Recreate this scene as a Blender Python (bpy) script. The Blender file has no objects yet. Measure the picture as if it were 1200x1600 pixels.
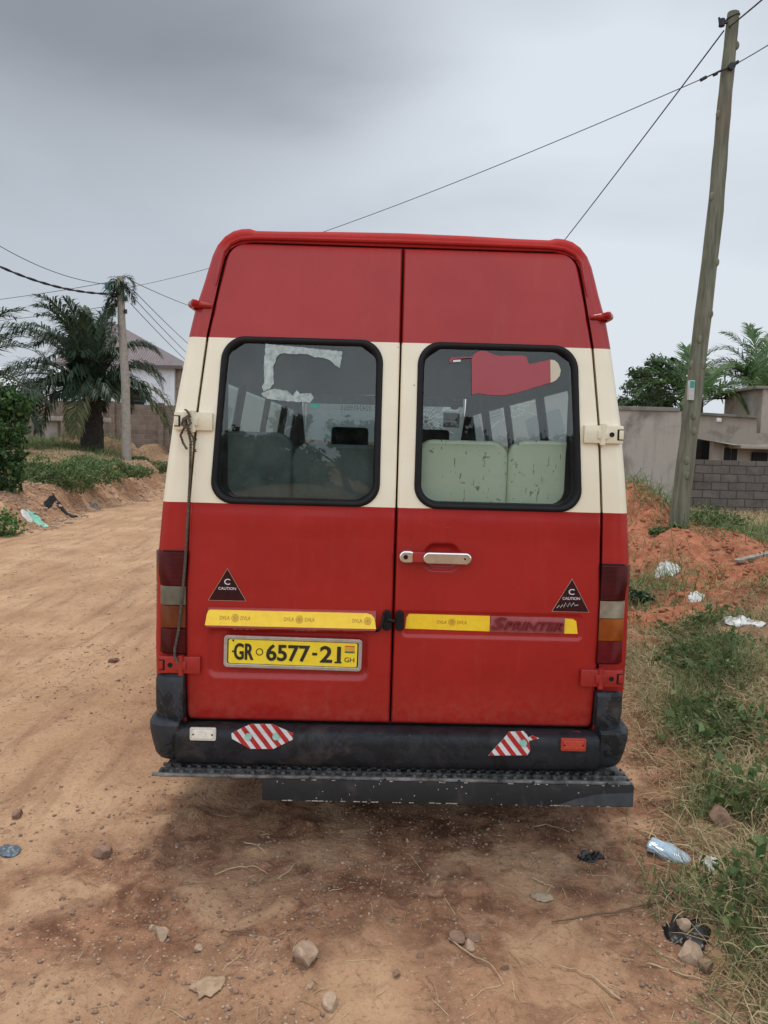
import bpy, bmesh, math, random
import numpy as np
from mathutils import Vector, Matrix
R = math.radians
rng = np.random.default_rng(7)
random.seed(7)
S = bpy.context.scene
COL = S.collection

# ------------------------------------------------------------------ camera
H_CAM = 1.7; PITCH = R(5.2); ROLL = R(1.55)
F0 = Vector((0, math.cos(PITCH), -math.sin(PITCH)))
U0 = Vector((0, math.sin(PITCH), math.cos(PITCH))); R0 = Vector((1, 0, 0))
CR = R0*math.cos(ROLL) + U0*math.sin(ROLL)
CU = -R0*math.sin(ROLL) + U0*math.cos(ROLL)
cd = bpy.data.cameras.new('camera'); cam = bpy.data.objects.new('camera', cd); COL.objects.link(cam)
cd.sensor_fit = 'VERTICAL'; cd.sensor_height = 24; cd.lens = 18.0
cd.clip_start = .05; cd.clip_end = 3000
M = Matrix.Identity(4)
for i in range(3):
    M[i][0] = CR[i]; M[i][1] = CU[i]; M[i][2] = -F0[i]
M[0][3] = 0; M[1][3] = 0; M[2][3] = H_CAM
cam.matrix_world = M
S.camera = cam
def at(px, py, Y):
    """world point at depth Y that the photograph shows at pixel px, py"""
    d = F0 + CR*((px-600)/1200) - CU*((py-800)/1200)
    return Vector((0, 0, H_CAM)) + d*(Y/d.y)

# ------------------------------------------------------------------ light
SUN_EL, SUN_AZ = R(76), R(-10)            # high, ahead of the camera and a little left
w = bpy.data.worlds.new('World'); S.world = w; w.use_nodes = True
nt = w.node_tree; nt.nodes.clear()
def N(t, typ, **kw):
    n = t.nodes.new(typ)
    for k, v in kw.items():
        if k == 'ins':
            for a, b in v.items(): n.inputs[a].default_value = b
        else: setattr(n, k, v)
    return n
def L(t, a, b): t.links.new(a, b)
sky = N(nt, 'ShaderNodeTexSky', sky_type='NISHITA', sun_disc=False)
sky.sun_elevation = SUN_EL; sky.sun_rotation = SUN_AZ; sky.air_density = 1.5; sky.dust_density = 3
tc = N(nt, 'ShaderNodeTexCoord')
mp = N(nt, 'ShaderNodeMapping'); mp.inputs['Scale'].default_value = (1.0, 1.0, 2.6); mp.inputs['Location'].default_value = (3.1, .4, 1.7)
L(nt, tc.outputs['Generated'], mp.inputs['Vector'])
n1 = N(nt, 'ShaderNodeTexNoise', ins={'Scale': 1.6, 'Detail': 5, 'Roughness': .45, 'Distortion': .3})
L(nt, mp.outputs[0], n1.inputs['Vector'])
r1 = N(nt, 'ShaderNodeValToRGB')
r1.color_ramp.elements[0].position = .36; r1.color_ramp.elements[0].color = (3.9, 4.25, 4.75, 1)
r1.color_ramp.elements[1].position = .64; r1.color_ramp.elements[1].color = (5.5, 5.9, 6.4, 1)
L(nt, n1.outputs['Fac'], r1.inputs[0])
# a darker rain cloud high on the left
dot = N(nt, 'ShaderNodeVectorMath', operation='DOT_PRODUCT')
dot.inputs[1].default_value = Vector((-.36, .74, .58)).normalized()
L(nt, tc.outputs['Generated'], dot.inputs[0])
ad = N(nt, 'ShaderNodeMath', operation='MULTIPLY_ADD', ins={1: .20, 2: -.10}); L(nt, n1.outputs['Fac'], ad.inputs[0])
sm = N(nt, 'ShaderNodeMath', operation='ADD'); L(nt, dot.outputs['Value'], sm.inputs[0]); L(nt, ad.outputs[0], sm.inputs[1])
mr = N(nt, 'ShaderNodeMapRange', interpolation_type='SMOOTHSTEP', ins={'From Min': .87, 'From Max': 1.02, 'To Min': 0, 'To Max': .95})
L(nt, sm.outputs[0], mr.inputs[0])
mx = N(nt, 'ShaderNodeMix', data_type='RGBA'); mx.inputs['B'].default_value = (1.75, 1.85, 2.05, 1)
L(nt, mr.outputs[0], mx.inputs['Factor']); L(nt, r1.outputs[0], mx.inputs['A'])
sx = N(nt, 'ShaderNodeSeparateXYZ'); L(nt, tc.outputs['Generated'], sx.inputs[0])      # sky raised behind the camera, added to light the van's back
mb_ = N(nt, 'ShaderNodeMapRange', interpolation_type='SMOOTHSTEP', ins={'From Min': .1, 'From Max': -.7, 'To Min': 1, 'To Max': 2.15}); L(nt, sx.outputs[1], mb_.inputs[0])
vm = N(nt, 'ShaderNodeVectorMath', operation='SCALE'); L(nt, mx.outputs['Result'], vm.inputs[0]); L(nt, mb_.outputs[0], vm.inputs['Scale'])
m2 = N(nt, 'ShaderNodeMix', data_type='RGBA'); m2.inputs['Factor'].default_value = .93
L(nt, sky.outputs[0], m2.inputs['A']); L(nt, vm.outputs[0], m2.inputs['B'])
bg = N(nt, 'ShaderNodeBackground', ins={'Strength': .1}); L(nt, m2.outputs['Result'], bg.inputs[0])
ow = N(nt, 'ShaderNodeOutputWorld'); L(nt, bg.outputs[0], ow.inputs[0])
sl = bpy.data.lights.new('sun', 'SUN'); sun = bpy.data.objects.new('sun', sl); COL.objects.link(sun)
sl.energy = 1.35; sl.angle = R(14); sl.color = (1, .95, .88)
sd = Vector((math.sin(SUN_AZ)*math.cos(SUN_EL), math.cos(SUN_AZ)*math.cos(SUN_EL), math.sin(SUN_EL)))
sun.rotation_euler = sd.to_track_quat('Z', 'Y').to_euler(); sun.location = (0, 0, 30)
vs = S.view_settings
vs.view_transform = 'Standard'; vs.look = 'None'; vs.exposure = .42; vs.gamma = 1; vs.use_curve_mapping = False
S.cycles.max_bounces = 8; S.cycles.transparent_max_bounces = 16; S.cycles.use_denoising = True
S.cycles.caustics_reflective = False; S.cycles.caustics_refractive = False

# ------------------------------------------------------------------ materials
def newmat(name):
    m = bpy.data.materials.new(name); m.use_nodes = True
    t = m.node_tree; t.nodes.clear()
    p = N(t, 'ShaderNodeBsdfPrincipled'); o = N(t, 'ShaderNodeOutputMaterial'); L(t, p.outputs[0], o.inputs[0])
    return m, t, p
def ramp(t, pts, src):
    r = N(t, 'ShaderNodeValToRGB'); e = r.color_ramp.elements
    e[0].position, e[0].color = pts[0][0], (*pts[0][1], 1)
    e[1].position, e[1].color = pts[-1][0], (*pts[-1][1], 1)
    for p, c in pts[1:-1]:
        q = e.new(p); q.color = (*c, 1)
    L(t, src, r.inputs[0]); return r.outputs[0]
def noise(t, vec, scale, detail=5, rough=.6, dist=0):
    n = N(t, 'ShaderNodeTexNoise', ins={'Scale': scale, 'Detail': detail, 'Roughness': rough, 'Distortion': dist})
    if vec is not None: L(t, vec, n.inputs['Vector'])
    return n.outputs['Fac']
def mixc(t, f, a, b):
    m = N(t, 'ShaderNodeMix', data_type='RGBA')
    for k, v in (('Factor', f), ('A', a), ('B', b)):
        if hasattr(v, 'is_output'): L(t, v, m.inputs[k])
        else: m.inputs[k].default_value = v if isinstance(v, (int, float)) else (*v, 1)
    return m.outputs['Result']
def math_(t, op, a, b=None, clamp=False):
    m = N(t, 'ShaderNodeMath', operation=op, use_clamp=clamp)
    for i, v in enumerate((a, b)):
        if v is None: continue
        if hasattr(v, 'is_output'): L(t, v, m.inputs[i])
        else: m.inputs[i].default_value = v
    return m.outputs[0]
def step_(t, v, a, b):
    m = N(t, 'ShaderNodeMapRange', interpolation_type='SMOOTHSTEP', ins={'From Min': a, 'From Max': b}); L(t, v, m.inputs[0]); return m.outputs[0]
def bump(t, p, h, strength=.3, dist=.01):
    b = N(t, 'ShaderNodeBump', ins={'Strength': strength, 'Distance': dist}); L(t, h, b.inputs['Height']); L(t, b.outputs[0], p.inputs['Normal'])
def coord(t, kind='Object'):
    return N(t, 'ShaderNodeTexCoord').outputs[kind]
def plain(name, c, rough=.6, var=.18, scale=12, metal=0, bmp=.15, bdist=.004, coat=0, spec=.5, c2=None):
    """base colour broken up by two noises, with a fine bump"""
    m, t, p = newmat(name); v = coord(t)
    lo = tuple(x*(1-var) for x in c); hi = tuple(min(1, x*(1+var)) for x in c)
    if c2: hi = c2
    col = ramp(t, [(.32, lo), (.7, hi)], noise(t, v, scale, 6, .62))
    L(t, col, p.inputs['Base Color'])
    p.inputs['Roughness'].default_value = rough; p.inputs['Metallic'].default_value = metal
    p.inputs['Coat Weight'].default_value = coat; p.inputs['Specular IOR Level'].default_value = spec
    if bmp: bump(t, p, noise(t, v, scale*5, 5, .6), bmp, bdist)
    return m
def leafmat(name, c1, c2, c3, rough=.55, trans=.25):
    m, t, p = newmat(name)
    g = N(t, 'ShaderNodeNewGeometry')
    col = ramp(t, [(0, c1), (.5, c2), (1, c3)], g.outputs['Random Per Island'])
    L(t, col, p.inputs['Base Color']); p.inputs['Roughness'].default_value = rough
    p.inputs['Specular IOR Level'].default_value = .35
    tr = N(t, 'ShaderNodeBsdfTranslucent'); L(t, col, tr.inputs[0])
    ms = N(t, 'ShaderNodeMixShader', ins={0: trans}); L(t, p.outputs[0], ms.inputs[1]); L(t, tr.outputs[0], ms.inputs[2])
    o = [n for n in t.nodes if n.type == 'OUTPUT_MATERIAL'][0]; L(t, ms.outputs[0], o.inputs[0])
    return m
def glassmat(name, tint, gloss=1.0, film=0.0):
    m, t, p = newmat(name); t.nodes.remove(p)
    o = [n for n in t.nodes if n.type == 'OUTPUT_MATERIAL'][0]
    tr = N(t, 'ShaderNodeBsdfTransparent', ins={0: (*tint, 1)})
    gl = N(t, 'ShaderNodeBsdfGlossy', ins={'Color': (.95, 1, .98, 1), 'Roughness': .015})
    fr = N(t, 'ShaderNodeFresnel', ins={'IOR': 1.7})
    f = math_(t, 'MULTIPLY', fr.outputs[0], gloss)
    ms = N(t, 'ShaderNodeMixShader'); L(t, f, ms.inputs[0]); L(t, tr.outputs[0], ms.inputs[1]); L(t, gl.outputs[0], ms.inputs[2])
    out = ms.outputs[0]
    if film:   # dust on the pane
        df = N(t, 'ShaderNodeBsdfDiffuse', ins={0: (.45, .48, .45, 1)})
        k = math_(t, 'MULTIPLY', step_(t, noise(t, coord(t), 5, 6, .6), .3, .8), film)
        m3 = N(t, 'ShaderNodeMixShader'); L(t, k, m3.inputs[0]); L(t, out, m3.inputs[1]); L(t, df.outputs[0], m3.inputs[2]); out = m3.outputs[0]
    L(t, out, o.inputs[0]); return m

# ------------------------------------------------------------------ mesh helpers
class MB:
    def __init__(s): s.v = []; s.f = []; s.m = []; s.n = 0
    def add(s, V, Fs, mi=0, T=None):
        V = [Vector(p) for p in V]
        if T is not None: V = [T @ p for p in V]
        s.v += [tuple(p) for p in V]
        s.f += [tuple(i+s.n for i in f) for f in Fs]; s.m += [mi]*len(Fs); s.n += len(V); return s
    def bm(s, b, mi=0, T=None):
        b.verts.ensure_lookup_table(); b.verts.index_update()
        s.add([v.co.copy() for v in b.verts], [[v.index for v in f.verts] for f in b.faces], mi, T); b.free(); return s
    def box(s, a, b, mi=0, bev=0, T=None, seg=2):
        a = Vector(a); b = Vector(b)
        q = bmesh.new(); bmesh.ops.create_cube(q, size=1)
        for v in q.verts:
            v.co = Vector(((a[i]+b[i])/2 + v.co[i]*(b[i]-a[i]) for i in range(3)))
        if bev: bmesh.ops.bevel(q, geom=q.edges[:], offset=bev, segments=seg, profile=.6, affect='EDGES')
        return s.bm(q, mi, T)
    def tube(s, P, r, mi=0, seg=8, cap=True, T=None):
        P = [Vector(p) for p in P]; n = len(P); V = []; Fs = []
        dd = (P[-1]-P[0]); up = Vector((0, 1, 0)) if abs(dd.z) > .8*dd.length else Vector((0, 0, 1))
        for i, p in enumerate(P):
            d = (P[min(i+1, n-1)] - P[max(i-1, 0)]).normalized()
            a = d.cross(up)
            if a.length < .05: a = d.cross(Vector((1, 0, 0)))
            a.normalize(); c = d.cross(a).normalized()
            rr = r[i] if hasattr(r, '__len__') else r
            for k in range(seg):
                t = 2*math.pi*k/seg; V.append(p + a*math.cos(t)*rr + c*math.sin(t)*rr)
        for i in range(n-1):
            for k in range(seg):
                k2 = (k+1) % seg; Fs.append((i*seg+k, i*seg+k2, (i+1)*seg+k2, (i+1)*seg+k))
        if cap: Fs += [tuple(range(seg)), tuple(reversed(range((n-1)*seg, n*seg)))]
        return s.add(V, Fs, mi, T)
    def prism(s, poly, y0, y1, mi=0, bev=0, T=None, axis='y'):
        """a polygon given in (x,z), extruded along y (or in (y,z) along x, or (x,y) along z)"""
        f = {'y': lambda a, b, c: (a, c, b), 'x': lambda a, b, c: (c, a, b), 'z': lambda a, b, c: (a, b, c)}[axis]
        q = bmesh.new()
        A = [q.verts.new(f(a, b, y0)) for a, b in poly]; B = [q.verts.new(f(a, b, y1)) for a, b in poly]
        q.faces.new(A); q.faces.new(B[::-1])
        n = len(poly)
        for i in range(n): q.faces.new((A[i], B[i], B[(i+1) % n], A[(i+1) % n]))
        bmesh.ops.recalc_face_normals(q, faces=q.faces)
        if bev:
            fr = [e for e in q.edges if all((abs(getattr(v.co, axis)-y0) < 1e-6) for v in e.verts)]
            bmesh.ops.bevel(q, geom=fr, offset=bev, segments=3, profile=.6, affect='EDGES')
        bmesh.ops.triangulate(q, faces=[x for x in q.faces if len(x.verts) > 4])
        return s.bm(q, mi, T)
    def lathe(s, prof, mi=0, seg=24, T=None):
        """profile (r, h) turned about x"""
        V = []; Fs = []
        for r_, h in prof:
            for k in range(seg):
                t = 2*math.pi*k/seg; V.append((h, r_*math.cos(t), r_*math.sin(t)))
        for i in range(len(prof)-1):
            for k in range(seg):
                k2 = (k+1) % seg; Fs.append((i*seg+k, i*seg+k2, (i+1)*seg+k2, (i+1)*seg+k))
        Fs += [tuple(range(seg)), tuple(reversed(range((len(prof)-1)*seg, len(prof)*seg)))]
        return s.add(V, Fs, mi, T)
    def build(s, name, mats, parent=None, smooth=35, loc=None):
        me = bpy.data.meshes.new(name); me.from_pydata(s.v, [], s.f)
        if not isinstance(mats, (list, tuple)): mats = [mats]
        for m in mats: me.materials.append(m)
        me.polygons.foreach_set('material_index', s.m); me.update()
        fix(me)
        return link(name, me, parent, smooth, loc)
def fix(me):
    q = bmesh.new(); q.from_mesh(me); bmesh.ops.recalc_face_normals(q, faces=q.faces); q.to_mesh(me); q.free()
def link(name, me, parent=None, smooth=35, loc=None):
    if smooth:
        me.polygons.foreach_set('use_smooth', [True]*len(me.polygons))
        if smooth < 180: me.set_sharp_from_angle(angle=R(smooth))
    o = bpy.data.objects.new(name, me); COL.objects.link(o)
    if parent: o.parent = parent
    if loc is not None: o.location = loc
    return o
def tag(o, label, cat, group=None):
    o['label'] = label; o['category'] = cat; o['kind'] = 'thing'
    if group: o['group'] = group
    return o
def empty(name, loc, label, cat, group=None, rz=0):
    o = bpy.data.objects.new(name, None); COL.objects.link(o); o.location = loc; o.rotation_euler = (0, 0, rz)
    o.empty_display_size = .2
    return tag(o, label, cat, group)
def curve_mesh(outer, holes=(), ext=.001, bev=0):
    """flat filled outline(s) in (x,z) -> verts, faces; thickness along y"""
    c = bpy.data.curves.new('c', 'CURVE'); c.dimensions = '2D'; c.fill_mode = 'BOTH'; c.extrude = ext; c.bevel_depth = bev; c.bevel_resolution = 2
    for pl in [outer, *holes]:
        sp = c.splines.new('POLY'); sp.points.add(len(pl)-1); sp.use_cyclic_u = True
        for q, (a, b) in zip(sp.points, pl): q.co = (a, b, 0, 1)
    return eval_mesh(c)
def eval_mesh(c):
    o = bpy.data.objects.new('tmp', c); COL.objects.link(o)
    bpy.context.view_layer.update()
    dg = bpy.context.evaluated_depsgraph_get(); me = bpy.data.meshes.new_from_object(o.evaluated_get(dg))
    V = [v.co.copy() for v in me.vertices]; Fs = [tuple(p.vertices) for p in me.polygons]
    bpy.data.objects.remove(o); bpy.data.meshes.remove(me); bpy.data.curves.remove(c)
    return [Vector((v.x, -v.z, v.y)) for v in V], Fs
def text_fit(mb, s, x0, x1, z0, z1, y, mi=0, ext=.0008, shear=0, bold=0, mirror=False):
    c = bpy.data.curves.new('t', 'FONT'); c.body = s; c.size = 1; c.extrude = ext/max(z1-z0, 1e-3)*.5; c.shear = shear; c.offset = bold
    V, Fs = eval_mesh(c)
    ax, bx = min(v.x for v in V), max(v.x for v in V); az, bz = min(v.z for v in V), max(v.z for v in V); ay, by = min(v.y for v in V), max(v.y for v in V)
    out = []
    for v in V:
        u = (v.x-ax)/(bx-ax)
        if mirror: u = 1-u
        out.append((x0+u*(x1-x0), y + ((v.y-ay)/max(by-ay, 1e-6)-.5)*ext, z0+(v.z-az)/(bz-az)*(z1-z0)))
    mb.add(out, Fs, mi)
def rrect(x0, x1, z0, z1, r, n=6, dx=0):
    """rounded rectangle; dx leans the top edge towards +x"""
    P = []
    for cx, cz, a in ((x1-r, z1-r, 0), (x0+r, z1-r, 90), (x0+r, z0+r, 180), (x1-r, z0+r, 270)):
        for k in range(n+1):
            t = R(a+90*k/n); P.append((cx+r*math.cos(t), cz+r*math.sin(t)))
    return [(x + dx*(z-z0)/(z1-z0), z) for x, z in P]
def np_mesh(name, V, Fs, mats, parent=None, smooth=0, mi=None, q=4):
    """fast mesh from arrays; Fs is (n,q)"""
    me = bpy.data.meshes.new(name); me.vertices.add(len(V)); me.vertices.foreach_set('co', np.asarray(V, np.float32).ravel())
    Fs = np.asarray(Fs, np.int32); n = len(Fs)
    me.loops.add(n*q); me.loops.foreach_set('vertex_index', Fs.ravel())
    me.polygons.add(n); me.polygons.foreach_set('loop_start', np.arange(0, n*q, q, dtype=np.int32))
    try: me.polygons.foreach_set('loop_total', np.full(n, q, np.int32))
    except Exception: pass
    for m in (mats if isinstance(mats, (list, tuple)) else [mats]): me.materials.append(m)
    if mi is not None: me.polygons.foreach_set('material_index', np.asarray(mi, np.int32))
    me.update(calc_edges=True); me.validate()
    return link(name, me, parent, smooth)

# ------------------------------------------------------------------ terrain
def sst(a, b, x):
    t = np.clip((x-a)/(b-a), 0, 1); return t*t*(3-2*t)
def _hash(i, j, s):
    h = (i*374761393 + j*668265263 + s*974634777) & 0xffffffff
    h = ((h ^ (h >> 13))*1274126177) & 0xffffffff
    return ((h ^ (h >> 16)) & 0xffff)/65535.0
def vn(x, y, s=0):
    xi = np.floor(x).astype(np.int64); yi = np.floor(y).astype(np.int64); fx = x-xi; fy = y-yi
    fx = fx*fx*(3-2*fx); fy = fy*fy*(3-2*fy)
    a = _hash(xi, yi, s); b = _hash(xi+1, yi, s); c = _hash(xi, yi+1, s); d = _hash(xi+1, yi+1, s)
    return (a*(1-fx)+b*fx)*(1-fy) + (c*(1-fx)+d*fx)*fy - .5
def fbm(x, y, s=0, o=4, g=.5):
    t = 0; a = 1
    for k in range(o):
        t = t + a*vn(x*2**k, y*2**k, s+k*17); a *= g
    return t
def verge_edge(y): return np.interp(y, [0, 2.0, 2.7, 3.3, 4.2, 5.2, 8, 15, 30], [1.4, 1.20, 1.17, 1.30, 1.44, 1.62, 2.0, 2.6, 3.5])
def bank_edge(y): return np.interp(y, [0, 6, 12.5, 16, 20, 24, 27, 31, 60], [-6.9, -6.6, -6.3, -6.35, -6.5, -6.7, -7.6, -9.5, -12])
def height(x, y):
    x = np.asarray(x, float); y = np.asarray(y, float)
    z = np.zeros(np.broadcast(x, y).shape)
    # right verge
    e = x - verge_edge(y) + .25*fbm(x*1.3, y*1.3, 5, 3)
    z = z + .07*sst(-.05, .35, e)*sst(1.5, 2.6, y) + .40*sst(.2, 3.0, e)*sst(2, 7, y)*(1-sst(10.5, 14.5, y))
    def hill(cx, cy, rx, ry, h, s, rough=.35):
        d = np.sqrt(((x-cx)/rx)**2 + ((y-cy)/ry)**2) + rough*fbm(x*.9, y*.9, s, 4)
        return h*(1-sst(.1, 1.0, d))
    z = z + hill(3.4, 12.0, 1.9, 1.9, .95, 31) + hill(6.8, 8.0, 3.2, 1.9, .60, 37) + hill(3.9, 10.4, 1.5, 1.5, .30, 39)
    # left bank
    b = bank_edge(y) - x + .35*fbm(x*.8, y*.8, 9, 3)
    top = np.interp(y, [0, 8, 13, 20, 28, 40], [.4, .5, .74, 1.08, 1.25, 1.45])
    z = z + top*(.7*sst(0, .75, b) + .3*sst(.6, 3.5, b))*(1-sst(60, 160, y)*.3)
    z = z + 1.25*sst(25, 36, y)*(1-sst(-.5, 1.5, b))*(1-sst(-9, 2, x-(-4)))
    z = z + hill(-11.2, 30.5, 2.4, 1.2, .55, 41)
    # far rise and hills
    rr = np.sqrt(x*x+y*y)
    z = z + 34*sst(500, 900, rr)*np.clip(.35+fbm(x*.003, y*.003, 77, 3), 0, 1)*sst(-100, -420, x)
    # rough earth, churned on the bank and the mounds
    near = 1-sst(25, 60, rr)
    rough = .25 + 2.6*sst(.0, .5, e)*sst(1.8, 3, y)*(1-sst(14, 18, y)) + 2.4*sst(-.1, .3, b)*(1-sst(1.2, 2.6, b))
    z = z + near*(rough*.045*fbm(x*2.6, y*2.6, 3, 4, .55) + .05*fbm(x*.5, y*.5, 4, 2))
    z = z + .16*fbm(x*1.6, y*1.6, 71+60, 3)*sst(.1, .7, e)*sst(1.8, 3, y)*(1-sst(9, 12, y))
    # wheel ruts on the road and clods by the van
    rut = np.exp(-((x+2.6+.15*np.sin(y*.4))/.28)**2) + np.exp(-((x+4.2+.15*np.sin(y*.4+.6))/.28)**2)
    z = z - .045*rut*sst(3, 6, y)*near
    cl = np.clip(fbm(x*9, y*9, 21, 3, .6)-.12, 0, 1)
    z = z + near*.030*cl*(.35+sst(-1.9, -.9, x)*sst(1.7, 2.6, y)) + near*.004*fbm(x*26, y*26, 23, 2)
    return z
hz = lambda x, y: float(height(np.array([x]), np.array([y]))[0])
def grid_axis(parts):
    out = []
    for a, b, n in parts: out += list(np.linspace(a, b, n, endpoint=False))
    return np.array(out + [parts[-1][1]])
gx = grid_axis([(-1600, -200, 20), (-200, -30, 34), (-30, -12, 60), (-12, -5, 90), (-5, -2.2, 70), (-2.2, 2.4, 250), (2.4, 5, 90), (5, 12, 80), (12, 60, 30), (60, 1600, 24)])
gy = grid_axis([(-1600, -40, 20), (-40, 0, 16), (0, 1.6, 10), (1.6, 4.4, 190), (4.4, 9, 150), (9, 16, 130), (16, 34, 120), (34, 80, 40), (80, 300, 20), (300, 1600, 40)])
GX, GY = np.meshgrid(gx, gy); GZ = height(GX, GY)
nx, ny = len(gx), len(gy); idx = np.arange(nx*ny).reshape(ny, nx)
Fs = np.stack([idx[:-1, :-1], idx[:-1, 1:], idx[1:, 1:], idx[1:, :-1]], -1).reshape(-1, 4)
# what the soil is made of: r = red laterite, g = grassy topsoil, b = loose damp earth, with painted shade near the van
e = GX - verge_edge(GY) + .25*fbm(GX*1.3, GY*1.3, 5, 3)
b = bank_edge(GY) - GX + .35*fbm(GX*.8, GY*.8, 9, 3)
nz = fbm(GX*1.1, GY*1.1, 55, 4)
redm = sst(.0, .35, e)*sst(7.0, 8.2, GY + 1.8*nz + .25*(GX-2))*(1-sst(13.5, 15, GY))
grass = np.clip(sst(.0, .5, e)*(1-redm) + sst(.9, 1.7, b+nz*1.2)*(1-.6*redm) + sst(34, 40, GY) + .7*sst(25.5, 28, GY)*sst(-3, -5, GX) + sst(45, 60, np.abs(GX)), 0, 1)
loose_shade = np.clip(sst(-1.8, -.7, GX + nz*1.1)*(.45+.55*sst(2.1, 3.0, GY+nz*1.3 + .15*np.abs(GX)))*(1-sst(9, 14, GY)) + .75*sst(-.2, .3, b)*(1-sst(1.5, 2.4, b)), 0, 1)

def ground_mat():
    m, t, p = newmat('earth'); v = coord(t)
    at_ = N(t, 'ShaderNodeAttribute', attribute_name='soil'); sp = N(t, 'ShaderNodeSeparateColor'); L(t, at_.outputs['Color'], sp.inputs[0])
    n1 = noise(t, v, 1.1, 8, .6); n2 = noise(t, v, 7, 8, .68, .4); n3 = noise(t, v, 55, 5, .7); n4 = noise(t, v, 2.6, 6, .6, .8)
    stretch = N(t, 'ShaderNodeMapping', ins={'Scale': (4.5, .7, 1)}); L(t, v, stretch.inputs[0])
    n5 = noise(t, stretch.outputs[0], 1.4, 6, .6)
    road = mixc(t, step_(t, n1, .35, .68), (.43, .26, .15), (.56, .36, .22))
    road = mixc(t, step_(t, n5, .45, .75), road, (.32, .185, .11))
    road = mixc(t, math_(t, 'MULTIPLY', step_(t, n2, .56, .70), .65), road, (.29, .165, .10))
    damp_shade = mixc(t, step_(t, n2, .38, .62), (.155, .070, .040), (.36, .19, .11))  # moist soil tone, darkened further to paint the shade under and behind the van
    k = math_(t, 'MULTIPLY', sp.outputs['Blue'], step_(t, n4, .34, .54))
    c = mixc(t, k, road, damp_shade)
    red = mixc(t, step_(t, n2, .35, .65), (.34, .115, .06), (.50, .20, .11))
    rk = step_(t, math_(t, 'ADD', sp.outputs['Red'], math_(t, 'MULTIPLY_ADD', n4, .5)), .4, .8)
    c = mixc(t, sp.outputs['Red'], c, red)
    gs = mixc(t, step_(t, n2, .35, .62), (.16, .105, .06), (.34, .22, .13))
    c = mixc(t, step_(t, math_(t, 'ADD', sp.outputs['Green'], math_(t, 'MULTIPLY', math_(t, 'SUBTRACT', n4, .5), .8)), .3, .7), c, gs)
    # pale grit
    vo = N(t, 'ShaderNodeTexVoronoi', ins={'Scale': 38}); L(t, v, vo.inputs['Vector'])
    gr = math_(t, 'MULTIPLY', math_(t, 'LESS_THAN', vo.outputs['Distance'], .17), step_(t, n4, .42, .6))
    c = mixc(t, math_(t, 'MULTIPLY', gr, .6), c, (.60, .46, .34))
    n6 = noise(t, v, 17, 5, .65, .6); n7 = noise(t, v, 130, 3, .6)
    c = mixc(t, math_(t, 'MULTIPLY', math_(t, 'MULTIPLY', step_(t, n6, .57, .62), step_(t, n4, .40, .62)), .7), c, (.17, .085, .055))
    c = mixc(t, math_(t, 'MULTIPLY', step_(t, n6, .40, .34), .35), c, (.56, .38, .25))
    c = mixc(t, math_(t, 'MULTIPLY', step_(t, n7, .58, .68), .25), c, (.60, .41, .27))
    L(t, mixc(t, math_(t, 'MULTIPLY', step_(t, n3, .52, .66), .5), c, (.20, .11, .07)), p.inputs['Base Color'])
    p.inputs['Roughness'].default_value = .95; p.inputs['Specular IOR Level'].default_value = .15
    h = math_(t, 'ADD', math_(t, 'ADD', math_(t, 'MULTIPLY', n6, .5), math_(t, 'MULTIPLY', n2, .6)), math_(t, 'ADD', math_(t, 'MULTIPLY', n3, .25), math_(t, 'MULTIPLY', gr, .2)))
    h = math_(t, 'ADD', h, math_(t, 'MULTIPLY', n5, .5)); bump(t, p, h, .95, .04)
    return m
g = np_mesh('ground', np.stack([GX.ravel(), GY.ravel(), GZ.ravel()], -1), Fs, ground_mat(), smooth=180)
g['kind'] = 'structure'
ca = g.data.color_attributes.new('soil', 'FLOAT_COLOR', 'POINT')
ca.data.foreach_set('color', np.stack([redm, grass, loose_shade, np.ones_like(redm)], -1).astype(np.float32).ravel())

# ------------------------------------------------------------------ THE VAN
van = empty('minibus', (.03, 3.1, 0), 'red and cream high-roof minibus seen square from behind on the dirt road', 'minibus', rz=R(1))
VT = Matrix.Translation((.03, 3.1, 0)) @ Matrix.Rotation(R(1), 4, 'Z')
def yb(z):      # the back leans forward a little towards the roof
    return .045*max(0., (z-1.25)/1.25)**2*1.3 + .012*max(0., (1.0-z)/.5)**2
def tab(z, T):
    return float(np.interp(z, [a for a, _ in T], [b for _, b in T]))
BODY = [(.36, .93), (.45, .945), (.55, .957), (.7, .965), (.87, .967), (1.13, .961), (1.23, .956), (1.44, .938), (1.6, .92), (1.8, .895), (2.0, .860), (2.105, .842), (2.16, .830), (2.215, .818), (2.25, .806), (2.30, .786), (2.34, .772), (2.40, .750), (2.44, .730), (2.475, .700), (2.497, .665), (2.507, .63), (2.509, .60), (2.502, .575), (2.503, .45), (2.508, .25), (2.511, 0)]
up_ = lambda z: float(np.interp(z, [2.25, 2.40, 2.55], [0, .016, .024]))
BODY = [(1.7+(z-1.7)*1.018 + up_(z) if z > 1.7 else z, x*1.017 + up_(z)*.5) for z, x in BODY]
DOORX = [(.552, .826), (.558, .838), (.575, .845), (.7, .850), (.9, .853), (1.1, .850), (1.22, .842), (1.44, .834), (1.8, .806), (2.1, .770), (2.21, .748), (2.35, .712), (2.39, .700), (2.415, .690), (2.432, .676), (2.444, .658), (2.452, .635), (2.455, .610)]
DOORX = [(z-.020 if z < .60 else z+up_(z), x+up_(z)*.5) for z, x in DOORX]
CX = .02
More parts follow.
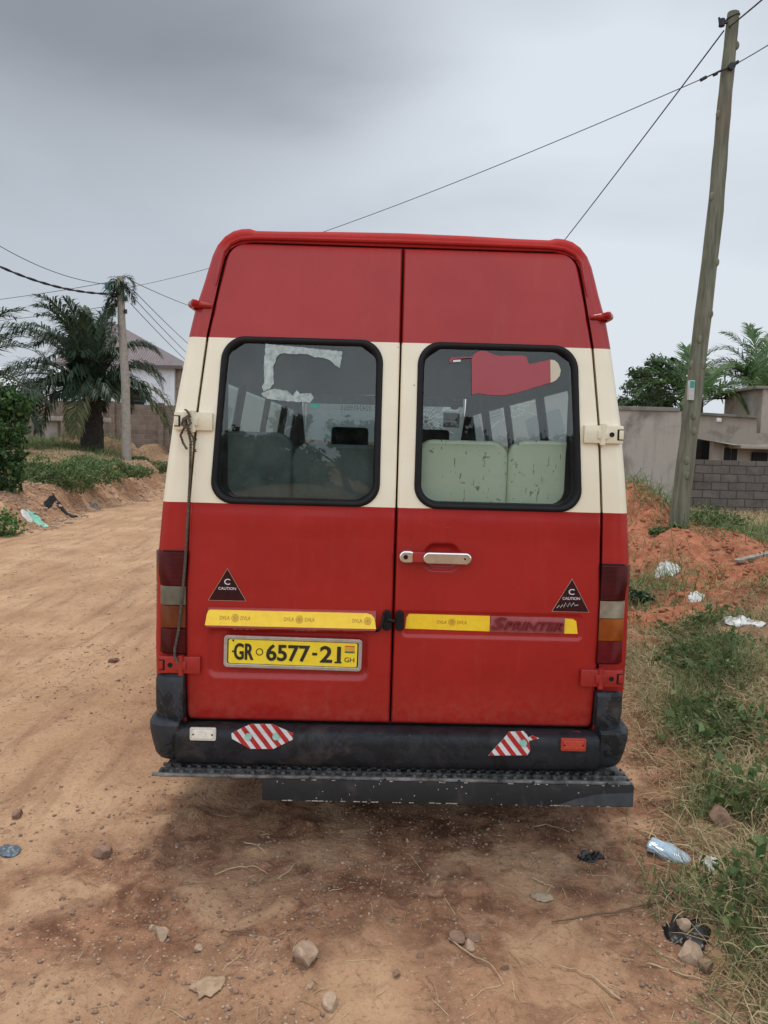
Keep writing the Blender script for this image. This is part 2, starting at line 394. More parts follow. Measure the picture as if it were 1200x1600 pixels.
def paint_mat(name='van_paint', body=True):
    m, t, p = newmat(name)
    tc = N(t, 'ShaderNodeTexCoord', object=van); v = tc.outputs['Object']
    s = N(t, 'ShaderNodeSeparateXYZ'); L(t, v, s.inputs[0])
    z = math_(t, 'ADD', s.outputs[2], math_(t, 'MULTIPLY', math_(t, 'SUBTRACT', noise(t, v, 3, 2), .5), .004))
    inb = math_(t, 'MULTIPLY', math_(t, 'GREATER_THAN', z, 1.437), math_(t, 'LESS_THAN', z, 2.098))
    n1 = noise(t, v, 2.2, 5, .6); n2 = noise(t, v, 30, 6, .7)
    red = mixc(t, step_(t, n1, .3, .7), (.34, .010, .008), (.40, .015, .012))
    cream = mixc(t, step_(t, n1, .3, .7), (.85, .77, .58), (.90, .83, .66))
    c = mixc(t, inb, red, cream)
    # dust, thickest towards the bottom edge
    st = N(t, 'ShaderNodeMapping', ins={'Scale': (9, 9, .8)}); L(t, v, st.inputs[0])
    n3 = noise(t, st.outputs[0], 2.5, 5, .6)
    d = math_(t, 'MULTIPLY', math_(t, 'ADD', math_(t, 'MULTIPLY', step_(t, n3, .5, .85), .10), math_(t, 'MULTIPLY', step_(t, math_(t, 'MULTIPLY', s.outputs[2], -1), -.78, -.5), .11)), step_(t, n2, .3, .7))
    c = mixc(t, d, c, (.42, .27, .18))
    # small chips down to primer
    chip = math_(t, 'GREATER_THAN', noise(t, v, 46, 3, .5), .755)
    c = mixc(t, chip, c, (.12, .09, .08))
    L(t, c, p.inputs['Base Color'])
    top = step_(t, s.outputs[2], 2.44, 2.48)      # the sun-bleached roof edge has lost its gloss
    L(t, math_(t, 'ADD', math_(t, 'MULTIPLY', top, .45), math_(t, 'ADD', .28, math_(t, 'MULTIPLY', n2, .14))), p.inputs['Roughness'])
    L(t, math_(t, 'MULTIPLY', math_(t, 'SUBTRACT', 1.0, top), .30), p.inputs['Coat Weight']); p.inputs['Coat Roughness'].default_value = .10; p.inputs['Specular IOR Level'].default_value = .35
    bump(t, p, math_(t, 'ADD', noise(t, v, 1.6, 3, .5), math_(t, 'MULTIPLY', noise(t, v, 9, 3, .5), .12)), .30, .05)
    return m
PAINT = paint_mat()
LIN = plain('van_lining', (.055, .062, .062), .8, .2, 8)
BLK = plain('black_rubber', (.008, .008, .009), .5, .3, 30, bmp=.1, bdist=.001, spec=.25)
DARK = plain('underbody_dark', (.02, .018, .016), .85, .4, 10)
GLASS_T = glassmat('van_glass', (.92, .97, .95), .8, .035)
GLASS_D = glassmat('rear_glass_dark', (.66, .77, .74), .85, .06)

def shell():
    half = [(CX+x, z) for z, x in BODY]
    contour = [(2*CX-x, z) for x, z in half] + [(x, z) for x, z in half[::-1][1:]]
    n = len(contour)
    C2 = np.array(contour)
    tang = np.gradient(C2, axis=0); tang /= np.linalg.norm(tang, axis=1)[:, None]
    nor = np.stack([tang[:, 1], -tang[:, 0]], 1)            # inward, as the loop runs left, over the top, right
    if (nor[0] @ np.array([1., 0])) < 0: nor = -nor
    def zmax(y): return float(np.interp(y, [0, 3.6, 4.0, 4.35, 5.0, 5.2, 5.6, 5.75], [9, 2.53, 2.46, 2.15, 1.36, 1.18, 1.02, .9]))
    WIN = [(.34, 1.36), (1.46, 2.46), (2.56, 3.46), (3.72, 4.5)]
    ys = sorted(set([.05, .12, .34, 1.36, 1.46, 2.46, 2.56, 3.46, 3.6, 3.72, 3.85, 4.0, 4.15, 4.35, 4.5, 4.75, 5.0, 5.2, 5.4, 5.6, 5.75]))
    V = []; Fc = []; mi = []
    rings = [(.0, .046), (.003, .026), (.016, .009), (.05, 0)]
    # opening ring: runs round the doors
    dl = [(z, x+.009) for z, x in DOORX]; dl[-1] = (2.481, .60); dl = [(.45, .84)] + dl[2:]
    op = [(CX-x, z) for z, x in dl] + [(CX, 2.481)] + [(CX+x, z) for z, x in dl[::-1]]
    def resample(P, m):
        P = np.array(P, float); s = np.r_[0, np.cumsum(np.linalg.norm(np.diff(P, axis=0), axis=1))]
        return np.stack([np.interp(m*s[-1], s, P[:, 0]), np.interp(m*s[-1], s, P[:, 1])], 1)
    inner = C2 + nor*.046
    s_in = np.r_[0, np.cumsum(np.linalg.norm(np.diff(inner, axis=0), axis=1))]; s_in /= s_in[-1]
    # match by z on the sides and by x on the top so the pillar stays even
    O = resample(op, s_in)
    for i in range(n):
        x, z = inner[i]
        if z < 2.36:
            zz = max(z, .45); O[i] = (CX + (1 if x > CX else -1)*(tab(zz, DOORX)+.009), zz)
        elif abs(x-CX) < .58: O[i] = (x, 2.481)
    loops = [(O, .06), (O, .004)] + [(C2 + nor*k, y) for y, k in rings]
    for P, y in loops:
        for x, z in P: V.append((x, y + yb(z), z))
    for y in ys[1:]:
        zm = zmax(y); nw = 1 - .10*max(0, (y-4.2)/1.5)**1.5
        for x, z in C2:
            f = max(0, 1-(y-.05)/.4)
            V.append(((x-CX)*nw+CX, y + yb(z)*f, min(z, zm + .02*(1-abs(x-CX)))))
    yl = [None]*len(loops) + ys[1:]
    for r_ in range(len(yl)-1):
        for k in range(n-1):
            a = V[r_*n+k]; b_ = V[r_*n+k+1]; zc = (a[2]+b_[2])/2; c_ = V[(r_+1)*n+k]
            y0, y1 = (yl[r_] if yl[r_] is not None else ys[0]), (yl[r_+1] if yl[r_+1] is not None else 0)
            ymid = (y0+y1)/2
            skip = any(A-.001 <= y0 and y1 <= B+.001 for A, B in WIN) and 1.44 <= zc <= 2.0 and abs(a[0]) > .7 and zc < zmax(y1)-.05 and r_ >= len(loops)-1
            if r_ >= len(loops)-1 and y0 >= 4.35 and y1 <= 5.0 and abs((a[0]+b_[0])/2-CX) < .80 and C2[k][1] > 2.1 and C2[k+1][1] > 2.1: skip = True
            if skip: continue
            Fc.append((r_*n+k, r_*n+k+1, (r_+1)*n+k+1, (r_+1)*n+k))
    nl = len(yl)-1
    Fc.append(tuple(nl*n+k for k in range(n)))
    mb = MB(); mb.add(V, Fc)
    o = mb.build('body', [PAINT, LIN], van, 40)
    so = o.modifiers.new('s', 'SOLIDIFY'); so.thickness = .03; so.offset = -1; so.material_offset = 1; so.material_offset_rim = 1
    return o
body = shell()
# is the solidify inside? recalc normals makes them point out for a closed-ish shell

# roof joint bead with its end knobs
for s in (-1, 1):
    m = MB()
    P = [(CX+s*.758, -.004+yb(2.22), 2.222), (CX+s*.80, -.008+yb(2.22), 2.224), (CX+s*.825, .005, 2.226), (CX+s*.838, .04, 2.226), (CX+s*.842, .3, 2.225), (CX+s*.842, 3.3, 2.225)]
    m.tube(P, [.009, .012, .016, .016, .012, .012], seg=10)
    m.tube([(CX+s*.80, -.002+yb(2.22), 2.226), (CX+s*.820, .004, 2.227), (CX+s*.831, .024, 2.226)], [.011, .014, .013], seg=10)
    m.build('roof_bead', PAINT, van)
m = MB()
P = [(CX+x*1.012, -.004+yb(z), z+up_(z)) for x, z in [(-.735, 2.30), (-.722, 2.36), (-.706, 2.42), (-.68, 2.452), (-.64, 2.470), (-.58, 2.476), (-.3, 2.478), (0, 2.479), (.3, 2.478), (.58, 2.476), (.64, 2.470), (.68, 2.452), (.706, 2.42), (.722, 2.36), (.735, 2.30)]]
m.tube(P, [.003]+[.008]*13+[.003], seg=8)
m.build('rain_lip', PAINT, van)
# dark gap filler behind the doors
m = MB()
op = [(CX-.80, .5), (CX-.80, 1.7), (CX-.70, 2.35), (CX-.60, 2.43), (CX+.60, 2.43), (CX+.70, 2.35), (CX+.80, 1.7), (CX+.80, .5)]
hl = [rrect(CX-.70, CX-.07, 1.46, 2.08, .06), rrect(CX+.07, CX+.70, 1.46, 2.08, .06)]
big = [(CX-.875, .46), (CX-.87, 1.2), (CX-.84, 1.7), (CX-.74, 2.38), (CX-.66, 2.485), (CX+.66, 2.485), (CX+.74, 2.38), (CX+.84, 1.7), (CX+.87, 1.2), (CX+.875, .46)]
V, Fq = curve_mesh(big, hl, .008); m.add(V, Fq, 0, Matrix.Translation((0, .085, 0)))
m.build('door_frame_inner', DARK, van, 0)

# window outlines (outer edge of the rubber), van frame
def win_outline(s, off):
    """s=-1 left door, +1 right; off shrinks it"""
    x0, x1t, x1b = .068+off, .712-off, .757-off; z0, z1 = 1.434+off, 2.107-off; r = .095-off*.8
    P = rrect(0, 1, 0, 1, .0001, 1)
    out = []
    for x, z in rrect(x0, (x1t+x1b)/2, z0, z1, r, 10):
        f = (z-z0)/(z1-z0); u = (x-x0)/((x1t+x1b)/2-x0)
        x1 = x1b + (x1t-x1b)*f
        out.append((CX + s*(x0+u*(x1-x0)), z))
    return out
def inside(px, pz, poly):
    c = np.zeros(px.shape, bool); n = len(poly)
    for i in range(n):
        x1, z1 = poly[i]; x2, z2 = poly[(i+1) % n]
        if z1 == z2: continue
        t = ((z1 > pz) != (z2 > pz)) & (px < (x2-x1)*(pz-z1)/(z2-z1)+x1); c ^= t
    return c
def sdbox(x, z, x0, x1, z0, z1, r):
    dx = np.abs(x-(x0+x1)/2)-(x1-x0)/2+r; dz = np.abs(z-(z0+z1)/2)-(z1-z0)/2+r
    return np.hypot(np.maximum(dx, 0), np.maximum(dz, 0)) + np.minimum(np.maximum(dx, dz), 0) - r
def door(s):
    nzr, nxc = 330, 150
    ZB, ZT = DOORX[0][0], DOORX[-1][0]
    zz = np.concatenate([np.linspace(ZB, 2.40, 300), np.linspace(2.40, ZT, 33)[1:]])
    xo = np.interp(zz, [a for a, _ in DOORX], [b for _, b in DOORX])
    u = np.linspace(0, 1, nxc); u = np.concatenate([[0, .004, .008], u[2:-2], [.992, .996, 1]])
    xi = .004 if s > 0 else .004
    X = xi + (xo[:, None]-xi)*u[None, :]; Z = np.repeat(zz[:, None], len(u), 1)
    yb_ = .045*1.3*np.maximum(0, (Z-1.25)/1.25)**2 + .012*np.maximum(0, (1-Z)/.5)**2
    edge = np.minimum(np.minimum(X-xi, xo[:, None]-X), np.minimum(Z-ZB, ZT-Z))
    Y = yb_ + .010*np.clip(1-edge/.010, 0, 1)**2
    WX = CX + s*X
    # slight swage under the window band and the recesses pressed into the panels
    Y = Y - .004*(sst(1.30, 1.38, Z)-sst(1.38, 1.43, Z)*.6)
    if s > 0:
        d = sdbox(WX, Z, .138, .285, 1.183, 1.297, .045); Y = Y + .022*(1-sst(-.022, .004, d))
        d = sdbox(WX, Z, .058, .802, .906, 1.012, .02); Y = Y + .007*(1-sst(-.007, .003, d))
    else:
        d = sdbox(WX, Z, -.742, -.075, .715, .925, .04); Y = Y + .012*(1-sst(-.022, .006, d))
    V = np.stack([WX, Y, Z], -1)
    ny_, nx_ = X.shape
    # skirt
    ids = np.arange(ny_*nx_).reshape(ny_, nx_)
    q = np.stack([ids[:-1, :-1], ids[:-1, 1:], ids[1:, 1:], ids[1:, :-1]], -1)
    mid = V[:-1, :-1]*.25+V[1:, 1:]*.25+V[:-1, 1:]*.25+V[1:, :-1]*.25
    hole = inside(mid[..., 0], mid[..., 2], win_outline(s, .016))
    q = q[~hole].reshape(-1, 4)
    ring = np.concatenate([ids[0, :], ids[1:, -1], ids[-1, -2::-1], ids[-2:0:-1, 0]])
    VV = V.reshape(-1, 3); sk = VV[ring].copy(); sk[:, 1] += .035; n0 = len(VV)
    VV = np.concatenate([VV, sk]); k = np.arange(len(ring)); k2 = (k+1) % len(ring)
    q = np.concatenate([q, np.stack([ring[k], ring[k2], n0+k2, n0+k], -1)])
    o = np_mesh('rear_door', VV, q, PAINT, van, 0)
    fix(o.data); o.data.polygons.foreach_set('use_smooth', [True]*len(o.data.polygons)); o.data.set_sharp_from_angle(angle=R(50))
    # rubber seal: a tube section swept round the outline
    m = MB(); P = win_outline(s, 0); n = len(P); prof = [(0, .002), (.003, -.009), (.012, -.014), (.021, -.010), (.026, -.004), (.030, .006)]
    Vv = []
    for k in range(n):
        pass
    rings = []
    for off, yy in prof:
        Q = win_outline(s, off); rings.append([(x, yb(z)+yy, z) for x, z in Q])
    Vv = [p for r_ in rings for p in r_]; Ff = []
    for a in range(len(prof)-1):
        for k in range(n): Ff.append((a*n+k, a*n+(k+1) % n, (a+1)*n+(k+1) % n, (a+1)*n+k))
    m.add(Vv, Ff); m.build('window_seal', BLK, o, 60)
    # pane, following the door's lean
    Q = win_outline(s, .024); m = MB()
    zs = np.linspace(1.434+.024, 2.107-.024, 14); xs = {}
    Vv = []; Ff = []
    for z in zs:
        xx = []
        for i in range(len(Q)):
            (xa, za), (xb, zb) = Q[i], Q[(i+1) % len(Q)]
            if (za-z)*(zb-z) <= 0 and abs(za-zb) > 1e-9: xx.append(xa+(xb-xa)*(z-za)/(zb-za))
        if not xx: xx = [CX+s*.16, CX+s*.64]
        for k in range(9):
            f = k/8; Vv.append((min(xx)+(max(xx)-min(xx))*f, yb(z)+.004-.006*(1-(2*f-1)**2)*(1-((z-1.77)/.33)**2), z))
    for a in range(13):
        for k in range(8): Ff.append((a*9+k, a*9+k+1, (a+1)*9+k+1, (a+1)*9+k))
    m.add(Vv, Ff); m.build('window_glass', GLASS_D if s < 0 else GLASS_T, o, 180)
    # inner trim panel
    m = MB(); outer = [(CX+s*.03, .6), (CX+s*.80, .6), (CX+s*.79, 1.6), (CX+s*.72, 2.2), (CX+s*.66, 2.4), (CX+s*.03, 2.4)]
    V_, F_ = curve_mesh(outer, [win_outline(s, .03)], .003); m.add(V_, F_, 0, Matrix.Translation((0, .055, 0)))
    m.build('door_lining', LIN, o, 0)
    return o
dL = door(-1); dR = door(1)
dL['label'] = 'left rear door with the yellow number plate'; dR['label'] = 'right rear door with the chrome handle'

# ---- door furniture
def uneven(name, c, **k): return plain(name, c, **k)
CHROME = plain('worn_chrome', (.78, .78, .76), .22, .1, 20, metal=1, bmp=.05)
REDP = plain('red_plastic', (.34, .016, .012), .38, .2, 20, coat=.3)
m = MB()
def ybx(z, y): return yb(z)+y
q = lambda x, z: (x, 0, z)
Tm = Matrix.Translation((0, yb(1.24), 0))
V, Fq = curve_mesh(rrect(.138, .322, 1.222, 1.258, .018), (), .006, .006); m.add(V, Fq, 0, Tm @ Matrix.Translation((0, -.034, 0)))
V, Fq = curve_mesh(rrect(.042, .096, 1.222, 1.260, .018), (), .010, .006); m.add(V, Fq, 0, Tm @ Matrix.Translation((0, -.020, 0)))
V, Fq = curve_mesh(rrect(.092, .140, 1.223, 1.259, .004), (), .012, .003); m.add(V, Fq, 1, Tm @ Matrix.Translation((0, -.024, 0)))
m.tube([(.062, yb(1.24)-.034, 1.241), (.062, yb(1.24)-.0385, 1.241)], .0095, 2, 14)
m.tube([(.300, yb(1.24)-.044, 1.240), (.300, yb(1.24)-.0475, 1.240)], .004, 2, 10)
m.tube([(.305, yb(1.24)-.03, 1.240), (.305, yb(1.24)+.01, 1.240)], .012, 0, 10)
m.tube([(.15, yb(1.24)-.03, 1.240), (.15, yb(1.24)+.01, 1.240)], .012, 0, 10)
m.build('door_handle', [CHROME, REDP, BLK], dR)

YEL = plain('yellow_reflective_tape', (.93, .60, .02), .45, .05, 40, bmp=.05, c2=(.97, .66, .03))
INK = plain('brown_ink', (.42, .22, .03), .6, .2, 60, bmp=0)
MAUVE = plain('faded_red_strip', (.33, .075, .08), .45, .2, 30)
def dvla(m, x, z, y, mi, h=.014, right=True, left=True):
    if left: text_fit(m, 'DVLA', x-.062, x-.022, z-h*.5, z+h*.5, y, mi, .0006)
    if right: text_fit(m, 'DVLA', x+.022, x+.062, z-h*.5, z+h*.5, y, mi, .0006)
    for r_ in (.0145, .0095):
        A = [(x+r_*math.cos(t), z+r_*math.sin(t)) for t in np.linspace(0, 2*math.pi, 22, endpoint=False)]
        B = [(x+(r_-.0018)*math.cos(t), z+(r_-.0018)*math.sin(t)) for t in np.linspace(0, 2*math.pi, 22, endpoint=False)]
        V, Fq = curve_mesh(A, [B], .0004); m.add(V, Fq, mi, Matrix.Translation((0, y, 0)))
    for k in range(3):
        a = k*math.pi/3; d = .008
        m.prism([(x-d*math.cos(a)-.0008*math.sin(a), z-d*math.sin(a)+.0008*math.cos(a)), (x+d*math.cos(a)-.0008*math.sin(a), z+d*math.sin(a)+.0008*math.cos(a)), (x+d*math.cos(a)+.0008*math.sin(a), z+d*math.sin(a)-.0008*math.cos(a)), (x-d*math.cos(a)+.0008*math.sin(a), z-d*math.sin(a)-.0008*math.cos(a))], y-.0004, y+.0004, mi)
# left: plate lamp housing with tape on its face
m = MB(); y0 = yb(.97)
prof = [(-.004, 1.012), (-.012, 1.006), (-.036, .950), (-.040, .936), (-.034, .930), (.0, .928)]
m.prism([(y0+a, z) for a, z in prof] + [(y0+.012, .93), (y0+.012, 1.01)], -.736, -.052, 0, axis='x')
for x in (-.585, -.335):
    for k in range(4): m.box((x-.045+k*.024, y0-.030, .9275), (x-.030+k*.024, y0-.016, .932), 1)
m.build('plate_lamp_housing', [REDP, plain('lamp_lens_grey', (.35, .36, .36), .3)], dL)
m = MB()
def on_slope(z, off=.0): # front of the housing between z .950 and 1.006
    return y0 + np.interp(z, [.936, .950, 1.006], [-.040, -.036, -.012]) - .0025 - off
out = [(-.726, 1.003), (-.090, 1.003), (-.070, .998), (-.058, .985), (-.050, .944), (-.742, .944), (-.738, .985), (-.733, .999)]
V, Fq = curve_mesh(out, (), .0006)
m.add([(v.x, on_slope(v.z)+v.y, v.z) for v in V], Fq, 0)
mt = MB()
for x, l, r_ in ((-.622, 1, 1), (-.362, 1, 1), (-.085, 1, 0)): dvla(mt, x, .974, 0, 0, left=bool(l), right=bool(r_))
m.add([(v[0], on_slope(v[2], .0012)+v[1], v[2]) for v in mt.v], mt.f, 1)
m.build('reflective_strip', [YEL, INK], dL)
# right: yellow tape, red badge strip, yellow end
m = MB(); yr = yb(.96)+.0055
V, Fq = curve_mesh([(.085, 1.000), (.418, .999), (.419, .934), (.070, .938), (.074, .985)], (), .0006); m.add(V, Fq, 0, Matrix.Translation((0, yr, 0)))
dvla(m, .262, .969, yr-.0012, 1)
m.build('reflective_strip', [YEL, INK], dR)
m = MB(); V, Fq = curve_mesh([(.728, .996), (.762, .994), (.776, .985), (.784, .932), (.728, .932)], (), .0006); m.add(V, Fq, 0, Matrix.Translation((0, yr, 0)))
m.build('reflective_strip', [YEL, INK], dR)['label'] = 'short yellow end piece of the strip'
m = MB()
m.box((.420, yr-.004, .932), (.728, yr+.001, .999), 0, .0015)
text_fit(m, 'S', .424, .486, .944, .996, yr-.009, 1, .011, .3, .012)
text_fit(m, 'PRINTER', .478, .722, .944, .980, yr-.009, 1, .011, .3, .008)
m.build('model_badge', [MAUVE, plain('badge_letter_red', (.20, .008, .012), .35, .1, 20, coat=.3)], dR)
# latch blocks beside the centre seam
for s, par in ((-1, dL), (1, dR)):
    m = MB(); x = CX + s*.026
    V, Fq = curve_mesh(rrect(x-.014, x+.014, .937, 1.012, .012), (), .006, .004); m.add(V, Fq, 0, Matrix.Translation((0, yb(.97)-.010, 0)))
    m.tube([(x, yb(.97)-.024, .987), (x, yb(.97)-.018, .987)], .008, 0, 12)
    if s < 0:
        m.tube([(x-.012, -.03, 1.0), (x-.02, -.035, .96), (x-.035, -.03, .935), (x-.05, -.02, .93)], .006, 0, 8)
        m.tube([(x+.004, -.022, .98), (x+.03, -.024, .975)], .008, 0, 8)
    m.build('latch', BLK, par)
# caution triangles
MAR = plain('maroon_sticker', (.040, .006, .008), .5, .25, 30, spec=.2, bmp=.03)
GOLD = plain('pale_gold_edge', (.55, .42, .28), .5)
WHT = plain('sticker_white', (.68, .68, .66), .5, .08, 40, bmp=.03)
def tri(par, ax, az, hw, h, scrib):
    m = MB(); y = yb(az-h/2)-.0020
    def T(k, yy, mi):
        c = az - h*.62
        V, Fq = curve_mesh([(ax*(1-k)+ax*k, c+(az-c)*k), (ax+hw*k, c+(az-h-c)*k), (ax-hw*k, c+(az-h-c)*k)], (), .0005); m.add(V, Fq, mi, Matrix.Translation((0, yy, 0)))
    T(1, y, 1); T(.965, y-.0012, 0)
    text_fit(m, 'C', ax-.012, ax+.012, az-.067, az-.043, y-.0024, 2, .0006, 0, .01)
    text_fit(m, 'CAUTION', ax-.036, ax+.036, az-.088, az-.077, y-.0024, 2, .0006, 0, .01)
    if scrib:
        P = [(-.058, -.123), (-.048, -.112), (-.044, -.122), (-.034, -.108), (-.03, -.12), (-.022, -.1), (-.014, -.117), (-.004, -.1), (.0, -.115), (.012, -.1), (.016, -.112), (.03, -.108)]
        m.tube([(ax+a, y-.0024, az+b_) for a, b_ in P], .0012, 2, 6)
    else:
        V, Fq = curve_mesh([(ax-.006, az-.10), (ax+.006, az-.10), (ax, az-.118)], (), .0004); m.add(V, Fq, 3, Matrix.Translation((0, y-.0024, 0)))
    return m.build('caution_sticker', [MAR, GOLD, WHT, BLK], par, 0)
tri(dL, -.660, 1.172, .078, .134, False); tri(dR, .748, 1.164, .078, .139, True)

# number plate
PY = plain('plate_yellow', (.93, .68, .03), .35, .05, 30, bmp=.03, c2=(.97, .74, .05))
ALU = plain('plate_frame_silver', (.55, .54, .50), .4, .15, 30, metal=.8)
m = MB(); Tp = Matrix.Translation((0, yb(.82)-.006, 0)) @ Matrix.Translation((-.388, 0, .827)) @ Matrix.Rotation(R(.7), 4, 'Y')
W2, H2 = .281, .061
V, Fq = curve_mesh(rrect(-W2, W2, -H2-.004, H2+.004, .014), [rrect(-W2+.011, W2-.011, -H2+.007, H2-.007, .008)], .004, .002); m.add(V, Fq, 1, Tp)
V, Fq = curve_mesh(rrect(-W2+.004, W2-.004, -H2+.001, H2-.001, .01), (), .001); m.add(V, Fq, 2, Tp @ Matrix.Translation((0, .001, 0)))
V, Fq = curve_mesh(rrect(-W2+.017, W2-.018, -H2+.011, H2-.011, .006), (), .001); m.add(V, Fq, 0, Tp @ Matrix.Translation((0, -.0015, 0)))
m2_ = MB()
for s_, a, b_ in (('GR', -.240, -.163), ('6577', -.108, .068), ('21', .112, .195)):
    [text_fit(m2_, s_, a+dx, b_+dx, -.034+dz, .034+dz, 0, 3, .0016+q9*.0002, 0, .012) for q9, (dx, dz) in enumerate(((-.0016, 0), (.0016, 0), (0, .0010), (0, -.0010)))]
m2_.box((.079, -.0008, -.006), (.099, .0008, .005), 3); m2_.box((.172, -.0010, -.0355), (.200, .0010, -.0285), 3)
A = [(-.137+.015*math.cos(t), .001+.015*math.sin(t)) for t in np.linspace(0, 6.283, 24, endpoint=False)]
B = [(-.137+.0115*math.cos(t), .001+.0115*math.sin(t)) for t in np.linspace(0, 6.283, 24, endpoint=False)]
V, Fq = curve_mesh(A, [B], .0005); m2_.add(V, Fq, 3)
m.add(m2_.v, m2_.f, 3, Tp @ Matrix.Translation((0, -.0035, 0)))
m3_ = MB()
m3_.box((.212, -.0006, .016), (.252, .0006, .036), 0)
m.add(m3_.v, m3_.f, 4, Tp @ Matrix.Translation((0, -.0032, 0)))
m3_ = MB(); m3_.box((.212, -.0006, .009), (.252, .0006, .016), 0); m.add(m3_.v, m3_.f, 5, Tp @ Matrix.Translation((0, -.0032, 0)))
m3_ = MB(); m3_.box((.212, -.0006, .035), (.252, .0006, .0385), 0); m.add(m3_.v, m3_.f, 6, Tp @ Matrix.Translation((0, -.0036, 0)))
m3_ = MB(); text_fit(m3_, 'GH', .212, .252, -.030, -.010, 0, 0, .0008, 0, .0); m.add(m3_.v, m3_.f, 3, Tp @ Matrix.Translation((0, -.0035, 0)))
m3_ = MB()
for x, z in ((-.245, .045), (-.246, .0)): m3_.tube([(x, 0, z), (x, -.003, z)], .004, 0, 10)
m.add(m3_.v, m3_.f, 3, Tp @ Matrix.Translation((0, -.001, 0)))
m.build('number_plate', [PY, ALU, BLK, plain('plate_black', (.02, .018, .012), .5), plain('flag_orange', (.75, .38, .04), .5), plain('flag_green', (.05, .16, .05), .5), plain('flag_red', (.55, .06, .02), .5)], dL)

# hinges
CRM = plain('cream_hinge_paint', (.76, .68, .50), .4, .08, 20, coat=.3)
def hinge(s, zc, mat, xin, xout):
    m = MB(); y = -.012
    a, b_ = sorted((CX+s*xin, CX+s*xout)); mid = CX+s*(tab(zc, DOORX)+.012)
    if s < 0: segs = [(a, mid-.006), (mid-.002, b_)]
    else: segs = [(a, mid+.002), (mid+.006, b_)]
    yy = yb(zc)
    for i, (p, q_) in enumerate(segs):
        m.box((p, yy-.022, zc-.036), (q_, yy+.012, zc+.036), 0, .006)
    m.box((mid-.022, yy-.029, zc-.018), (mid+.022, yy-.01, zc+.018), 0, .004)
    m.tube([(mid, yy-.020, zc-.042), (mid, yy-.020, zc+.042)], .012, 0, 12)
    xo_ = CX+s*(xout-.048)
    m.tube([(xo_, yy-.0245, zc), (xo_, yy-.020, zc)], .010, 1, 12)
    xe = CX+s*(xout-.010)
    m.box((xe-.009, yy-.0265, zc-.018), (xe+.009, yy-.0205, zc+.018), 0, .002)
    m.box((xe-.012-s*.004, yy-.0235, zc-.022), (xe+.012-s*.004, yy-.0215, zc+.022), 1)
    return m.build('hinge', [mat, BLK], van)
hinge(-1, 1.762, CRM, .742, .896); hinge(1, 1.754, CRM, .745, .905)
hinge(-1, .770, REDP, .785, .955); hinge(1, .752, REDP, .78, .955)

# tail lights, wrapping round the corner
def lamp(name, c, c2):
    m, t, p = newmat(name); v = coord(t)
    L(t, mixc(t, step_(t, noise(t, v, 9, 5), .35, .7), c, c2), p.inputs['Base Color'])
    wv = N(t, 'ShaderNodeTexWave', bands_direction='Z', ins={'Scale': 60.}); L(t, v, wv.inputs[0])
    bump(t, p, wv.outputs['Fac'], .25, .002)
    p.inputs['Roughness'].default_value = .2; p.inputs['Specular IOR Level'].default_value = .2
    return m
LRED = lamp('lens_dark_red', (.050, .003, .003), (.085, .005, .005)); LWH = lamp('lens_smoky', (.22, .17, .12), (.34, .29, .21)); LAM = lamp('lens_amber', (.24, .05, .006), (.34, .085, .01))
LRED2 = lamp('lens_fog_red', (.09, .004, .006), (.15, .008, .01)); LAMD = lamp('lens_amber_dark', (.12, .028, .01), (.17, .045, .012)); LWHD = lamp('lens_smoky_dark', (.13, .11, .08), (.22, .19, .13))
def tail(s, segs):
    base = MB()
    def plan(o, k=1.0):
        xi = .846
        return [(xi, -.006-o), (.90, -.008-o), (.935, -.003-o), (.958+o*.5, .012), (.970+o, .04), (.974+o, .12), (.974+o, .20), (.94, .20), (.93, .05), (xi, .02)]
    root = MB(); root.prism([(CX+s*a, b_) for a, b_ in plan(0)], segs[0][0]-.004, segs[-1][1]+.004, 0, axis='z')
    ro = root.build('tail_light', BLK, van)
    for z0, z1, mt, nm in segs:
        m = MB()
        q_ = bmesh.new()
        rings = []
        zs_ = [z0+.001, z0+.004, z1-.004, z1-.001]; os_ = [.006, .009, .009, .006]
        P = []
        for z, o in zip(zs_, os_): P.append([(CX+s*a, b_, z) for a, b_ in plan(o)[:7]] + [(CX+s*.94, .199, z), (CX+s*.93, .049, z), (CX+s*.848, .019, z)])
        n = 10; V = [p for r_ in P for p in r_]; Fq = [tuple(range(n)), tuple(range(3*n, 4*n))]
        for a in range(3):
            for k in range(n): Fq.append((a*n+k, a*n+(k+1) % n, (a+1)*n+(k+1) % n, (a+1)*n+k))
        m.add(V, Fq); o = m.build('lens', mt, ro); o['label'] = nm
    return ro
tail(-1, [(.816, .922, LRED, 'dark red lower lens'), (.922, 1.016, LAMD, 'dull amber lens'), (1.016, 1.096, LWHD, 'smoky grey lens'), (1.096, 1.236, LRED, 'dark red upper lens')])
tail(1, [(.814, .908, LRED2, 'deep red lower lens'), (.908, 1.002, LAM, 'amber lens'), (1.002, 1.076, LWH, 'smoky cream lens'), (1.076, 1.224, LRED, 'dark red upper lens')])

